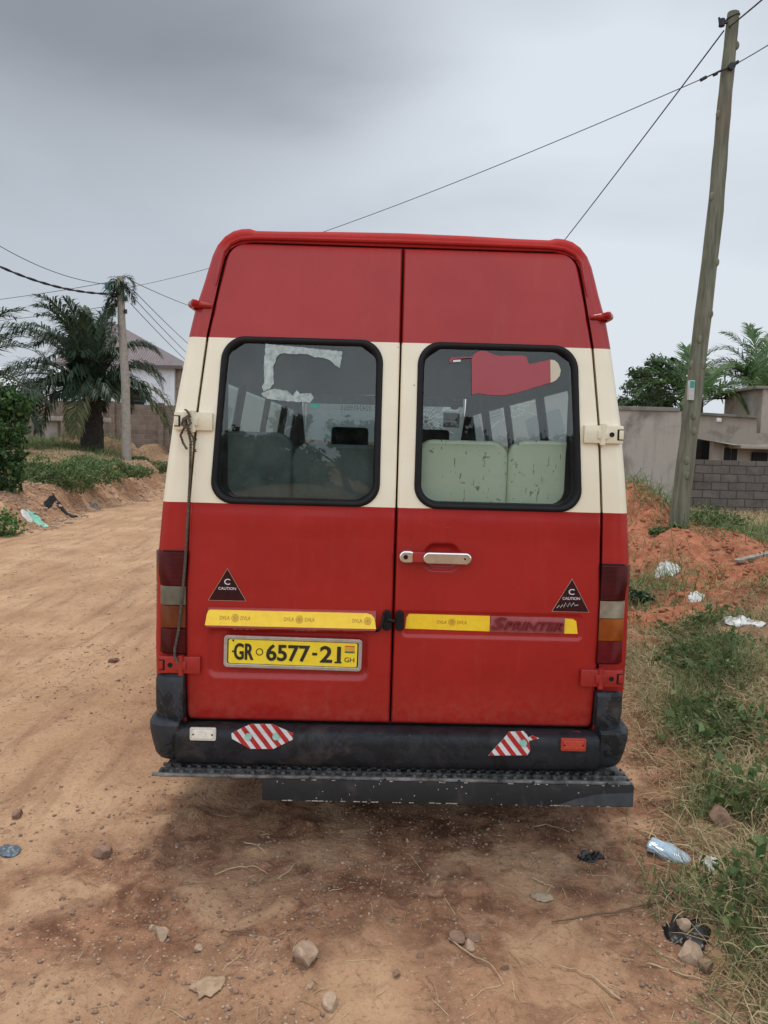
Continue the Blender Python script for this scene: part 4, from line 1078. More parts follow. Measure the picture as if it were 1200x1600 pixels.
# oil palm on the bank, left
pb = at(144, 690, 27); PZ = pb.z = hz(pb.x, pb.y) - .03
rg = random.Random(5); FR = []
for i in range(42):      # most of the crown is blown and weighed over to the left
    a_ = rg.gauss(180, 62); el = rg.uniform(10, 80); FR.append((R(a_), R(el), rg.uniform(3.3, 4.3)*(1 if abs(a_-180) < 75 else .45), rg.uniform(1.3, 2.1), 0))
for i in range(11): FR.append((R(rg.uniform(0, 360)), R(rg.uniform(68, 88)), rg.uniform(2.5, 3.2), rg.uniform(1.4, 2.2), 0))
for az, el, l, d_, mi in ((R(8), R(55), 2.7, 2.2, 0), (R(-20), R(48), 2.5, 2.2, 0), (R(30), R(60), 2.8, 2.0, 0), (R(5), R(35), 2.2, 2.0, 0), (R(15), R(72), 3.0, 2.2, 0), (R(-2), R(22), 3.3, 1.7, 1), (R(-8), R(12), 3.0, 1.5, 1), (R(2), R(16), 3.2, 1.8, 1), (R(-86), R(22), 2.6, 3.5, 1)):
    FR.append((az, el, l, d_, mi))
palm('oil_palm', pb, 2.15, .33, FR, 'big shaggy dark green oil palm with a short trunk beside the left utility pole', 'palm tree', None, (G_PALM, G_DEAD), .82, .050, 4, n=58, rach=.035, hang=1.3)
# palm at the left edge whose fronds reach into view
pq = at(-75, 700, 22); pq.z = hz(pq.x, pq.y)-.05
FR = [(R(a), R(e), 3.0, 1.5, 0) for a, e in ((0, 50), (-15, 30), (10, 22), (30, 60), (-30, 55), (60, 70), (120, 50), (180, 40), (220, 60), (-60, 40), (5, 72), (-5, 8))]
palm('oil_palm', pq, 2.0, .26, FR, 'palm at the left edge of the frame showing only its frond tips', 'palm tree', None, (G_PALM, G_DEAD), .7, .05, 8, n=46, hang=.6)
# coconut palms behind the houses on the right
c1 = at(1188, 640, 34); c1.z = hz(c1.x, c1.y)
FR = [(R(a), R(e), l, d_, 0) for a, e, l, d_ in ((165, 66, 3.3, 2.3), (176, 48, 3.4, 2.1), (188, 58, 3.5, 2.5), (140, 74, 3.4, 1.9), (60, 70, 3.6, 1.0), (20, 50, 3.5, 1.4), (-10, 30, 3.5, 1.5), (100, 80, 3.3, 1.2), (200, 55, 3.4, 2.2), (230, 35, 3.2, 1.8), (270, 50, 3.2, 1.8), (310, 40, 3.3, 1.6), (175, 15, 3.4, 1.5), (160, 78, 3.3, 1.6), (80, 60, 3.2, 1.3))]
palm('coconut_palm', c1, 4.2-c1.z, .17, FR, 'tall bright coconut palm rising behind the plastered house on the right', 'palm tree', 'coconut palms behind the right houses', (G_PALM2,), .9, .06, 12, n=60, hang=.6, stubs=False)
c2 = at(1088, 690, 30); c2.z = hz(c2.x, c2.y)
FR = [(R(a), R(e), l, d_, 0) for a, e, l, d_ in ((176, 30, 2.8, .7), (170, 42, 2.6, .9), (10, 35, 2.6, .9), (165, 45, 2.7, 1.5), (185, 5, 3.0, .9), (20, 40, 2.8, 1.7), (0, 20, 3.0, 1.2), (-10, 5, 2.8, .9), (95, 75, 2.5, 1.2), (140, 62, 2.6, 1.3), (40, 62, 2.5, 1.6), (195, 30, 2.8, 1.1), (-60, 30, 2.4, 1.7), (240, 35, 2.4, 1.7), (172, 8, 3.2, .7), (10, 10, 2.9, .8))]
palm('coconut_palm', c2, 3.7-c2.z, .18, FR, 'low spreading coconut palm behind the leaning pole', 'palm tree', 'coconut palms behind the right houses', (G_PALM2,), .9, .06, 14, n=54, hang=.35, stubs=False)
# dark round tree beyond the grey wall
c3 = at(1030, 640, 46); c3.z = hz(c3.x, c3.y)
cl = [((x, rng.uniform(-.8, .8), z), r_) for x, z, r_ in ((-1.6, 3.2, .9), (-1.0, 4.1, .9), (0, 4.7, .95), (.9, 4.4, .9), (1.6, 3.6, .9), (.4, 3.5, 1.1), (-.6, 3.1, 1.1), (-2.0, 2.4, .8), (1.4, 2.6, 1.0), (0, 2.3, 1.2), (.2, 5.2, .6), (-.9, 4.8, .45))]
tree('broadleaf_tree', c3, 2.2, [((a[0], a[1], a[2]+1.5), r_*.95) for a, r_ in cl], 620, .26, 'dark round broadleaf tree on the skyline above the grey wall', 'tree')
# small far trees along the skyline
for px, py, Y, s_, lab in ((118, 655, 62, 1.1, 'pale far tree just visible behind the white canopies'), (976, 640, 70, 1.0, 'tiny tree top peeping over the left end of the grey wall')):
    p = at(px, py, Y); p.z = hz(p.x, p.y)
    tree('distant_tree', p, 2.5, [((rng.uniform(-1.6, 1.6), rng.uniform(-1, 1), 2.8+rng.uniform(-.3, 1.3)*s_), 1.0) for k in range(6)], 260, .3, lab, 'tree', seed=int(px))
# trees across the way behind the camera: they show in the panes and paintwork
for i, (x, y, h_) in enumerate(((-13, -19, 5.2), (-6.5, -22, 4.6), (0, -20, 5.0), (6.5, -22, 4.4), (13, -19, 5.0))):
    tree('roadside_tree', (x, y, hz(x, y)), h_*.4, [((rng.uniform(-3.2, 3.2), rng.uniform(-1.5, 1.5), rng.uniform(.3, h_*.8)), rng.uniform(1.0, 1.5)) for k in range(16)], 420, .5, 'tree behind the viewpoint, seen only as a reflection in the rear windows', 'tree', 'trees reflected in the rear windows', seed=50+i)

# leafy shrubs at the left edge
def shrub(name, px, py, Y, boxes, per, size, label, mat=G_BUSH, stems=5, seed=1, group=None):
    rg = np.random.default_rng(seed); p = at(px, py, Y); p.z = hz(p.x, p.y)
    root = empty(name, p, label, 'shrub', group); C = []; m = MB()
    for x, y, z, rx, rz_ in boxes:
        k = int(per); dirs = rg.normal(0, 1, (k, 3)); dirs /= np.linalg.norm(dirs, axis=1)[:, None]
        rad = rg.uniform(.35, 1, (k, 1))**.5*(1+.18*np.sin(dirs[:, :1]*9+dirs[:, 2:]*7))
        C.append(np.array([x, y, z]) + dirs*rad*np.array([rx, rx*.8, rz_]))
    sh = rg.normal(0, 1, (60, 3)); sh[:, 2] = np.abs(sh[:, 2])+.4; sh /= np.linalg.norm(sh, axis=1)[:, None]     # stray shoots that break the outline
    for k in range(60 if size > .07 else 14):
        x, y, z, rx, rz_ = boxes[k % len(boxes)]; tt = np.linspace(.7, rg.uniform(1.1, 1.55), 9)[:, None]; C.append(np.array([x, y, z])+sh[k]*tt*np.array([rx, rx*.8, rz_])+rg.normal(0, .015, (9, 3)))
    C = np.concatenate(C)
    g_ = height(C[:, 0]+p.x, C[:, 1]+p.y)-p.z; C[:, 2] = np.maximum(C[:, 2], g_+.03)
    V, F_ = leaves(C, size, '', rg=rg, aspect=.6); np_mesh('foliage', V, F_, mat, root, 0)
    for k in range(stems):
        x, y, z, rx, rz_ = boxes[k % len(boxes)]; a = rg.uniform(-.5, .5)
        m = MB(); m.tube([(x*.5+a*.3, y, -.05), (x*.7+a*.4, y, z*.5), (x+a*.5, y, z+rz_*.5)], [.03, .02, .006], 0, 6); m.build('stem', BARK, root, 60)
shrub('climber_covered_stump', 10, 745, 14.5, [(0, 0, .3, .34, .4), (.0, 0, .75, .36, .4), (.02, 0, 1.2, .42, .35), (-.25, 0, 1.6, .5, .35), (.12, 0, 1.62, .42, .26), (-.6, .1, .9, .4, .6)], 620, .11, 'dark stump smothered in green climber at the left edge', G_CLIMB, 6, 3)
shrub('low_bush', -5, 772, 12.6, [(.05, -.1, .15, .42, .25), (-.4, 0, .3, .4, .35)], 900, .06, 'low green bush hanging over the earth bank at the left edge', G_BUSH, 3, 4)
for px, py, Y, b_, lab, sd_ in ((80, 735, 16.5, [(0, 0, .15, .5, .3), (.4, .3, .12, .5, .3), (-.4, .2, .2, .5, .35)], 'bright weed clump on the bank right of the climber stump', 5), (115, 735, 18, [(0, 0, .1, .6, .3), (.6, .2, .05, .5, .22)], 'low weed clump trailing over the middle of the bank', 6), (172, 748, 20, [(0, 0, .1, .55, .22), (-.7, 0, .15, .5, .25), (.6, .2, 0, .5, .18)], 'weed clump on the bank edge above the rags', 7), (243, 718, 26, [(0, 0, .08, .7, .22), (.7, 0, .05, .6, .2), (-.6, .1, .05, .5, .18)], 'fresh green weed patch beyond the bank close to the van', 8)):
    shrub('weed_clump', px, py, Y, b_, 1100, .07, lab, G_WEED, 3, sd_, 'weed clumps on the left bank')
# plants by the pole foot and along the block wall on the right
for px, py, Y, b_, lab, sd_, mt in ((1108, 812, 10.6, [(0, 0, .1, .28, .16), (.3, .1, .05, .25, .12)], 'pale green plant clump between the leaning pole and the block wall', 11, G_WEED), (1030, 826, 10.2, [(0, 0, .03, .14, .06), (.3, 0, .04, .12, .06)], 'small green plant at the foot of the leaning pole', 12, G_WEED), (992, 768, 13.5, [(0, 0, .15, .2, .2)], 'small bush on the red mound beside the van', 13, G_DARK), (1000, 862, 8, [(0, 0, .04, .15, .07)], 'dark low weed at the van side below the mound', 14, G_DARK)):
    shrub('small_plant', px, py, Y, b_, 420, .045, lab, mt, 2, sd_, 'small plants round the pole')

# ------------------------------------------------------------------ grass and litter of leaves (stuff)
def gp(px, py, lift=0):
    """where the photograph's pixel meets the ground"""
    d = F0 + CR*((px-600)/1200) - CU*((py-800)/1200); ts = np.linspace(1, 45, 6000)
    zz = H_CAM+d.z*ts - height(d.x*ts, d.y*ts); i = int(np.argmax(zz <= 0)); P = Vector((0, 0, H_CAM))+d*float(ts[i])
    P.z = hz(P.x, P.y)+lift; return P
BARE = [(gp(px, py), r_) for px, py, r_ in ((1040, 1345, .15), (1072, 1462, .13), (1082, 1500, .12), (1108, 1355, .07), (1125, 1290, .14), (1158, 985, .35), (1042, 900, .3), (1090, 938, .2))]
def bare(x, y):
    k = np.ones(np.shape(x))
    for p, r_ in BARE: k = k*sst(r_*.55, r_, np.hypot(x-p.x, y-p.y+.15*r_))
    return k
def blades(name, X, Y_, Ln, lay, width, mat, rg, curve=.5):
    n = len(X); Z = height(X, Y_); az = rg.uniform(0, 6.283, n); el = lay; base = np.stack([X, Y_, Z-.005], 1)
    d = np.stack([np.cos(az)*np.cos(el), np.sin(az)*np.cos(el), np.sin(el)], 1)
    side = np.stack([-np.sin(az), np.cos(az), np.zeros(n)], 1)*width[:, None]*.5
    side[:, 2] += width*rg.uniform(-.35, .35, n)
    p0 = base; p1 = p0 + d*Ln[:, None]*.4
    d2 = d.copy(); d2[:, 2] -= curve*rg.uniform(.2, 1.2, n); d2 += rg.normal(0, .22, (n, 3)); d2 /= np.linalg.norm(d2, axis=1)[:, None]; p2 = p1 + d2*Ln[:, None]*.35
    d3 = d2.copy(); d3[:, 2] -= curve*rg.uniform(.2, 1.2, n); d3 += rg.normal(0, .22, (n, 3)); d3 /= np.linalg.norm(d3, axis=1)[:, None]; p3 = p2 + d3*Ln[:, None]*.25
    for p in (p1, p2, p3): p[:, 2] = np.maximum(p[:, 2], height(p[:, 0], p[:, 1])+.004)
    V = np.stack([p0-side, p0+side, p1+side, p1-side, p2+side*.8, p2-side*.8, p3+side*.15, p3-side*.15], 1).reshape(-1, 3)
    i = np.arange(n)*8; F_ = np.concatenate([np.stack([i, i+1, i+2, i+3], 1), np.stack([i+3, i+2, i+4, i+5], 1), np.stack([i+5, i+4, i+6, i+7], 1)])
    o = np_mesh(name, V, F_, mat, None, 0); o['kind'] = 'stuff'; return o
def scatter(n, x0, x1, y0, y1, mask, rg, pw=1.0):
    X = rg.uniform(x0, x1, n); Y_ = y0+(y1-y0)*rg.uniform(0, 1, n)**pw; k = rg.uniform(0, 1, n) < mask(X, Y_); return X[k], Y_[k]
g0 = np.random.default_rng(11)
def ee(x, y): return x - verge_edge(y) + .25*fbm(x*1.3, y*1.3, 5, 3)
def redz(x, y): return sst(7.0, 8.2, y + 1.8*fbm(x*1.1, y*1.1, 55, 4) + .25*(x-2))*(1-sst(13.5, 15, y))
def m_straw(x, y): return (1-.6*np.exp(-((x-1.35)/.4)**2-((y-2.75)/.35)**2))*bare(x, y)*sst(-.12, .35, ee(x, y))*(1-.93*redz(x, y))*(.35+sst(-.4, .1, fbm(x*1.7, y*1.7, 66, 4)))*sst(-.5, .05, fbm(x*1.5, y*1.5, 61, 3))
CL = gp(1150, 1425)
def clump(x, y): return np.exp(-((x-CL.x)/.38)**2-((y-CL.y)/.30)**2)
def m_green(x, y): return np.clip(.6*clump(x, y), 0, 1)*bare(x, y) + (1-clump(x, y))*bare(x, y)*sst(.05, .4, ee(x, y))*(1-.95*redz(x, y))*(.10+.90*sst(-.16, .12, fbm(x*2.1, y*2.1, 71, 4)))
X, Y_ = scatter(300000, 1.0, 6.5, 1.7, 9.5, m_straw, g0, 1.35); n = len(X)
blades('dry_grass', X, Y_, g0.uniform(.06, .22, n), g0.uniform(.02, .9, n), g0.uniform(.0015, .0045, n), G_STRAW, g0)
X, Y_ = scatter(230000, 1.0, 6.5, 1.7, 9.5, m_green, g0, 1.3); n = len(X)
blades('green_grass', X, Y_, g0.uniform(.05, .17, n)*(1+1.2*np.clip(fbm(X*2.1, Y_*2.1, 71, 4), 0, .5)), g0.uniform(.35, 1.35, n), g0.uniform(.002, .005, n), G_GREENG, g0)
X, Y_ = scatter(110000, 1.1, 6.0, 1.7, 9.0, lambda x, y: m_green(x, y)*sst(-.15, .15, fbm(x*3, y*3, 81, 2)), g0, 1.1)
C = np.stack([X, Y_, height(X, Y_)+g0.uniform(.01, .13, len(X))], 1); V, F_ = leaves(C, .034, '', rg=g0, aspect=.5, up=.1); k = g0.uniform(0, 1, len(C)) < .10; V2, F2 = leaves(C[k]+np.array([0, 0, .02]), .075, '', rg=g0, aspect=.55, up=.3); F2 = F2+len(V); V = np.concatenate([V, V2]); F_ = np.concatenate([F_, F2])
o = np_mesh('weed_leaves', V, F_, G_WEED, None, 0); o['kind'] = 'stuff'
X, Y_ = scatter(6000, .9, 5.0, 1.7, 8.0, lambda x, y: sst(-.5, .2, ee(x, y))*(1-.8*redz(x, y))*.8, g0, 1.1)
C = np.stack([X, Y_, height(X, Y_)+g0.uniform(.003, .03, len(X))], 1); V, F_ = leaves(C, .030, '', rg=g0, aspect=.35, up=-.1); o = np_mesh('dead_leaves', V, F_, G_DRYL, None, 0); o['kind'] = 'stuff'
# loose straws on the bare earth
X, Y_ = scatter(2600, -1.2, 2.2, 1.6, 4.5, lambda x, y: sst(-1.5, 1.2, x)*.9+.04, g0); n = len(X)
blades('loose_straw', X, Y_, g0.uniform(.03, .16, n), g0.uniform(.0, .15, n), g0.uniform(.001, .0028, n), G_STRAW, g0, .3)
# grass beyond: right mounds, wall foot, left bank and slope
def m_tuft(x, y): return np.clip(np.exp(-((x-5.0)/1.1)**2-((y-11.2)/1.0)**2)*1.3 + np.exp(-((x-3.0)/.5)**2-((y-8.6)/.9)**2)*.6, 0, 1)
X, Y_ = scatter(30000, 2.4, 8.5, 7.5, 14, m_tuft, g0); n = len(X)
blades('mound_grass', X, Y_, g0.uniform(.15, .45, n), g0.uniform(.3, 1.3, n), g0.uniform(.005, .010, n), G_GREENG, g0, .8)
X, Y_ = scatter(26000, 3, 16, 13.5, 22, lambda x, y: .8+0*x, g0); n = len(X)
blades('wall_foot_grass', X, Y_, g0.uniform(.10, .3, n), g0.uniform(.4, 1.4, n), g0.uniform(.006, .012, n), G_STRAW, g0, .6)
def bb(x, y): return bank_edge(y) - x + .35*fbm(x*.8, y*.8, 9, 3)
X, Y_ = scatter(80000, -20, -6, 10, 34, lambda x, y: sst(.75, 1.5, bb(x, y))*sst(-.25, .15, fbm(x*.6, y*.6, 91, 3)), g0); n = len(X)
blades('bank_grass', X, Y_, g0.uniform(.08, .40, n), g0.uniform(.4, 1.4, n), g0.uniform(.008, .018, n), G_GREENG, g0, .6)
X, Y_ = scatter(30000, -22, -5, 12, 36, lambda x, y: sst(.8, 1.8, bb(x, y))*.6, g0); n = len(X)
blades('bank_dry_grass', X, Y_, g0.uniform(.06, .2, n), g0.uniform(.1, 1.1, n), g0.uniform(.008, .016, n), G_STRAW, g0, .6)

# pebbles: grit as stuff, the larger stones one by one
STONE = plain('laterite_stone', (.36, .245, .16), .9, .2, 25, bmp=.5, bdist=.006, c2=(.52, .38, .27))
STONE_D = plain('brown_stone', (.25, .155, .105), .9, .3, 25, bmp=.5, bdist=.006)
ico = bmesh.new(); bmesh.ops.create_icosphere(ico, subdivisions=1, radius=1); IV = np.array([v.co[:] for v in ico.verts]); IF = np.array([[v.index for v in f.verts] for f in ico.faces]); ico.free()
def grit(name, X, Y_, r_, mat, rg):
    n = len(X); Z = height(X, Y_); k = len(IV)
    A = IV[None]*(rg.uniform(.55, 1.2, (n, k, 1)))*r_[:, None, None]*rg.uniform(.6, 1.2, (n, 1, 3)); A[..., 2] *= .7
    A += np.stack([X, Y_, Z+r_*.2], 1)[:, None]
    F_ = (IF[None]+np.arange(n)[:, None, None]*k).reshape(-1, 3)
    o = np_mesh(name, A.reshape(-1, 3), F_, mat, None, 0, q=3); o['kind'] = 'stuff'; return o
def gmask(x, y): return np.clip(.25+sst(-1.5, .3, x)*.8, 0, 1)*sst(-.35, .25, fbm(x*1.8, y*1.8, 101, 3))
X, Y_ = scatter(22000, -2.6, 2.4, 1.6, 6.0, gmask, g0, 1.3)
grit('gravel', X, Y_, .0018+.0075*g0.uniform(0, 1, len(X))**3.2, STONE, g0)
X, Y_ = scatter(26000, -2.8, 2.4, 1.6, 6.0, gmask, g0, 1.3)
grit('earth_clods', X, Y_, .002+.010*g0.uniform(0, 1, len(X))**2.6, STONE_D, g0)
X, Y_ = scatter(5000, -6.2, -1, 5.0, 16, lambda x, y: .5+0*x, g0, 1.4)
grit('road_grit', X, Y_, .005+.014*g0.uniform(0, 1, len(X))**4, STONE, g0)
X, Y_ = scatter(7000, -9, -5.8, 9, 26, lambda x, y: sst(-.4, 0, bb(x, y))*(1-sst(1.0, 1.6, bb(x, y))), g0)
grit('bank_clods', X, Y_, .012+.05*g0.uniform(0, 1, len(X))**3, STONE, g0)
REDC = plain('red_clod', (.34, .115, .06), .95, .3, 12, bmp=.5, c2=(.48, .20, .11))
X, Y_ = scatter(9000, 2.2, 10, 5.5, 14, lambda x, y: redz(x, y)*sst(.1, .5, ee(x, y)), g0)
grit('red_clods', X, Y_, .008+.04*g0.uniform(0, 1, len(X))**3.5, REDC, g0)

def stone(px, py, w_, h_, label, mat=STONE, seed=0, dp=.8):
    p = gp(px, py); dist = (p-Vector((0, 0, H_CAM))).length; sc_ = dist/1200
    rg = random.Random(seed); q_ = bmesh.new(); bmesh.ops.create_icosphere(q_, subdivisions=3, radius=.5)
    pl = [(Vector((rg.gauss(0, 1), rg.gauss(0, 1), rg.gauss(0, 1))).normalized(), rg.uniform(.22, .40)) for _ in range(10)]
    for v in q_.verts:
        for n_, d_ in pl:
            k = v.co.dot(n_)-d_
            if k > 0: v.co -= n_*k
    for v in q_.verts: v.co = Vector((v.co.x*w_*sc_*1.05, v.co.y*w_*sc_*dp*1.05, v.co.z*h_*sc_*1.35 + h_*sc_*.2)) + Vector((rg.uniform(-1, 1), rg.uniform(-1, 1), rg.uniform(-1, 1)))*.0006
    m = MB(); m.bm(q_); o = m.build('stone', mat, None, 12, p); o.rotation_euler = (0, 0, rg.uniform(0, 3))
    return tag(o, label, 'stone', 'stones lying on the dirt')
for i, a in enumerate(((475, 1500, 42, 34, 'largest pale angular stone in the dirt below the van', STONE), (518, 1572, 30, 18, 'flat pale stone at the bottom edge near the middle', STONE), (1080, 1500, 34, 28, 'blocky tan stone just left of the grass at the lower right', STONE), (1100, 1516, 28, 20, 'tan stone touching the blocky stone at the lower right', STONE_D), (1125, 1284, 52, 26, 'large reddish stone half buried in the dry grass', STONE_D), (252, 1464, 24, 18, 'pale stone on the left half of the foreground', STONE), (240, 1452, 14, 8, 'small white pebble touching the pale stone on the left', STONE), (162, 1338, 30, 16, 'dark brown stone left of the van shadow', STONE_D), (28, 1275, 22, 16, 'brown stone on the dirt near the left edge', STONE_D), (178, 1034, 20, 8, 'pale brick fragment on the road left of the bumper', STONE_D), (713, 1470, 30, 14, 'dark flat stone in the cluster below the step', STONE_D), (738, 1468, 22, 16, 'brown stone right of the dark flat one in the cluster', STONE_D), (733, 1482, 24, 10, 'tan stone at the front of the cluster below the step', STONE), (788, 1514, 12, 10, 'small round brown stone right of the cluster', STONE_D), (655, 1496, 14, 10, 'small stone left of the cluster', STONE_D), (1068, 1452, 22, 22, 'tan stone resting on the black plastic scrap', STONE), (482, 1545, 12, 7, 'small stone between the two largest pale stones', STONE), (311, 1486, 14, 8, 'pale pebble right of the left pale stone', STONE), (272, 1405, 12, 8, 'small brown stone above the left pale stone', STONE_D), (497, 1497, 12, 10, 'brown chip touching the right side of the largest stone', STONE_D), (620, 1525, 16, 9, 'dull brown pebble in the bottom middle', STONE_D), (1125, 1180, 26, 12, 'brown stone in the weeds right of the bumper', STONE_D))):
    stone(*a[:5], a[5], seed=i+40)

# ------------------------------------------------------------------ rubbish
def crumple(name, px, py, w_, h_, th, mats, label, cat, seed=0, rot=0, nseg=16, amp=.35, outline=None):
    p = gp(px, py); sc_ = (p-Vector((0, 0, H_CAM))).length/1200; rg = np.random.default_rng(seed)
    depth = h_*sc_/max(.25, abs((p-Vector((0, 0, H_CAM))).normalized().z)); W_ = w_*sc_
    u, v = np.meshgrid(np.linspace(-1, 1, nseg), np.linspace(-1, 1, nseg)); 
    rr = 1+.25*fbm(u*1.5+seed, v*1.5, seed+3, 2)*2
    k_ = np.maximum(np.abs(u), np.abs(v)); ang = np.arctan2(v, u); 
    x = k_*np.cos(ang)*W_*.5*rr; y = k_*np.sin(ang)*depth*.5*rr
    c, s_ = math.cos(rot), math.sin(rot); X_, Y2 = x*c-y*s_, x*s_+y*c
    z = (th*(1-k_**2)*(.55+1.1*fbm(u*2.2, v*2.2, seed+9, 3)) + amp*th*(fbm(u*5, v*5, seed+7, 2)))
    z = np.maximum(z, -.3*th) + height(X_+p.x, Y2+p.y) - p.z + .006
    V = np.stack([X_, Y2, z], -1).reshape(-1, 3); ids = np.arange(nseg*nseg).reshape(nseg, nseg)
    F_ = np.stack([ids[:-1, :-1], ids[:-1, 1:], ids[1:, 1:], ids[1:, :-1]], -1).reshape(-1, 4)
    o = np_mesh(name, V, F_, mats, None, 40); o.location = p
    so = o.modifiers.new('s', 'SOLIDIFY'); so.thickness = .002
    return tag(o, label, cat)
BPL = plain('black_plastic_scrap', (.012, .012, .013), .35, .4, 20, bmp=.3)
GPL = plain('grey_blue_plastic', (.09, .12, .15), .4, .3, 20)
WPL = plain('white_plastic_film', (.62, .63, .60), .45, .15, 20)
GRP = plain('mint_plastic_bag', (.22, .55, .42), .45, .2, 6)
CLB = plain('black_cloth', (.012, .011, .011), .95, .4, 8); CLG = plain('grey_cloth', (.16, .14, .13), .95, .3, 8)
crumple('plastic_scrap', 14, 1332, 30, 12, .02, GPL, 'blue grey plastic scrap at the left edge of the dirt', 'rubbish', 1)
crumple('rubber_scrap', 925, 1343, 36, 12, .03, BPL, 'curled black rubber scrap on the dirt below the step', 'rubbish', 2)
crumple('plastic_bag', 1072, 1462, 54, 30, .03, BPL, 'torn black plastic bag at the edge of the grass', 'rubbish', 3)
crumple('plastic_wrapper', 1108, 1352, 22, 22, .03, WPL, 'small white plastic wrapper in the grass beside the blue bottle', 'rubbish', 4)
crumple('plastic_bag', 1158, 976, 40, 16, .07, WPL, 'flattened white plastic bag on the grass right of the van', 'rubbish', 5, rot=.4)
crumple('plastic_bag', 1042, 893, 30, 16, .09, WPL, 'crumpled white plastic bag on the verge near the mound', 'rubbish', 6)
crumple('plastic_bag', 1087, 934, 18, 10, .04, WPL, 'small grey white bag between the two white bags on the verge', 'rubbish', 16)
crumple('plastic_bag', 60, 816, 30, 6, .07, GRP, 'mint green plastic bag at the foot of the earth bank', 'rubbish', 7)
crumple('plastic_bag', 42, 808, 12, 6, .08, WPL, 'white plastic bag beside the mint green one', 'rubbish', 8)
crumple('black_rag', 104, 802, 34, 5, .07, CLB, 'long black rag lying at the foot of the bank', 'rag', 9)
crumple('black_rag', 80, 784, 10, 12, .10, CLB, 'black rag hanging on the face of the bank', 'rag', 10)
crumple('grey_rag', 150, 793, 16, 5, .08, CLG, 'small brown grey rag on the road edge past the black ones', 'rag', 11)
crumple('dried_leaf', 325, 1545, 44, 26, .015, plain('dried_leaf_skin', (.36, .25, .16), .9, .2, 30), 'curled brown dried leaf on the foreground dirt', 'leaf', 12, rot=.7)
crumple('dried_leaf', 845, 1404, 30, 10, .012, plain('dried_leaf_skin_b', (.34, .26, .18), .9, .2, 30), 'pale dried leaf right of the van shadow', 'leaf', 13)
# crushed bottle
bp_ = gp(1040, 1338); m = MB(); rgb = random.Random(4)
PB = plain('clear_blue_plastic', (.42, .56, .66), .12, .2, 60, bmp=.8, bdist=.006, coat=.6)
seg = 20; prof = [(0, .0), (.012, .036), (.02, .043), (.05, .040), (.08, .045), (.11, .037), (.14, .041), (.165, .028), (.18, .014), (.20, .013), (.202, 0)]
V = []; Fq = []
for i, (h_, r_) in enumerate(prof):
    for k in range(seg):
        t = 2*math.pi*k/seg; rr = r_*(1+rgb.uniform(-.16, .16)); V.append((h_, rr*math.cos(t)*1.15, rr*math.sin(t)*.6+.024))
for i in range(len(prof)-1):
    for k in range(seg): Fq.append((i*seg+k, i*seg+(k+1) % seg, (i+1)*seg+(k+1) % seg, (i+1)*seg+k))
m.add(V, Fq); bo = m.build('plastic_bottle', PB, None, 25, bp_+Vector((-.06, .06, .0))); bo.rotation_euler = (0, R(6), R(-40)); tag(bo, 'crushed pale blue plastic bottle lying at the grass edge', 'bottle')
m = MB(); m.lathe([(.015, .0), (.016, .002), (.016, .016), (.013, .018)], 0, 14, Matrix.Translation((.198, 0, .024))); m.build('bottle_cap', plain('blue_cap', (.03, .09, .32), .4), bo)
# plank on the red mound
a_ = gp(1150, 884); b2 = a_+Vector((.85, .30, .15)); m = MB(); d_ = b2-a_; ln = d_.length
T_ = Matrix.Translation(a_+Vector((0, 0, .05))) @ d_.to_track_quat('X', 'Z').to_matrix().to_4x4()
m.box((0, -.05, -.02), (ln, .05, .02), 0, .006, T_); tag(m.build('plank', plain('weathered_plank', (.30, .26, .22), .9, .3, 10, bmp=.5), None, 40), 'weathered grey plank lying on the red mound at the right edge', 'plank')
# twigs
TW = plain('twig_brown', (.16, .10, .06), .9, .3, 40); TWS = plain('dry_stalk', (.42, .31, .19), .9, .2, 40)
def twig(P, r, mat, label, seed=0):
    Q = [gp(*p, lift=.008) for p in P]; rg = random.Random(seed); o0 = Q[0].copy(); R_ = []
    for i in range(len(Q)-1):
        for j in range(4): R_.append(Q[i].lerp(Q[i+1], j/4)-o0+Vector((rg.uniform(-1, 1), rg.uniform(-1, 1), rg.uniform(0, 1)))*.004)
    R_.append(Q[-1]-o0); m = MB(); m.tube(R_, list(np.linspace(r, r*.5, len(R_))), 0, 6)
    tag(m.build('twig', mat, None, 180, o0), label, 'twig', 'twigs and stalks on the dirt')
twig([(1050, 1408), (1000, 1420), (960, 1430), (862, 1446)], .005, TW, 'long dark twig pointing out of the grass at the lower right')
twig([(968, 1570), (930, 1535), (900, 1520), (862, 1512)], .0035, TWS, 'curved pale stalk on the bottom right dirt', 2)
twig([(702, 1470), (740, 1500), (765, 1510), (785, 1540)], .003, TWS, 'pale forked stalk right of the middle stone cluster', 3)
twig([(337, 1370), (365, 1360), (400, 1358), (418, 1370)], .0035, TWS, 'pale bent stalk in the shade below the step', 4)
twig([(1012, 1512), (1060, 1525), (1110, 1540), (1190, 1570)], .003, TWS, 'long thin stalk crossing the bottom right corner', 5)
twig([(380, 1320), (402, 1325), (417, 1340)], .003, TWS, 'short pale stalk at the left end of the shade', 6)
twig([(435, 1378), (455, 1362), (462, 1352)], .003, TWS, 'short curved stalk in the shade left of centre', 7)
twig([(832, 1295), (855, 1292), (890, 1303)], .0035, TWS, 'bent stalk on the dirt under the right end of the step', 8)
twig([(828, 1374), (848, 1384), (866, 1391)], .003, TWS, 'thin stalk left of the rubber scrap', 9)
twig([(345, 1462), (372, 1460), (397, 1464)], .003, TW, 'thin brown twig left of the largest stone', 10)

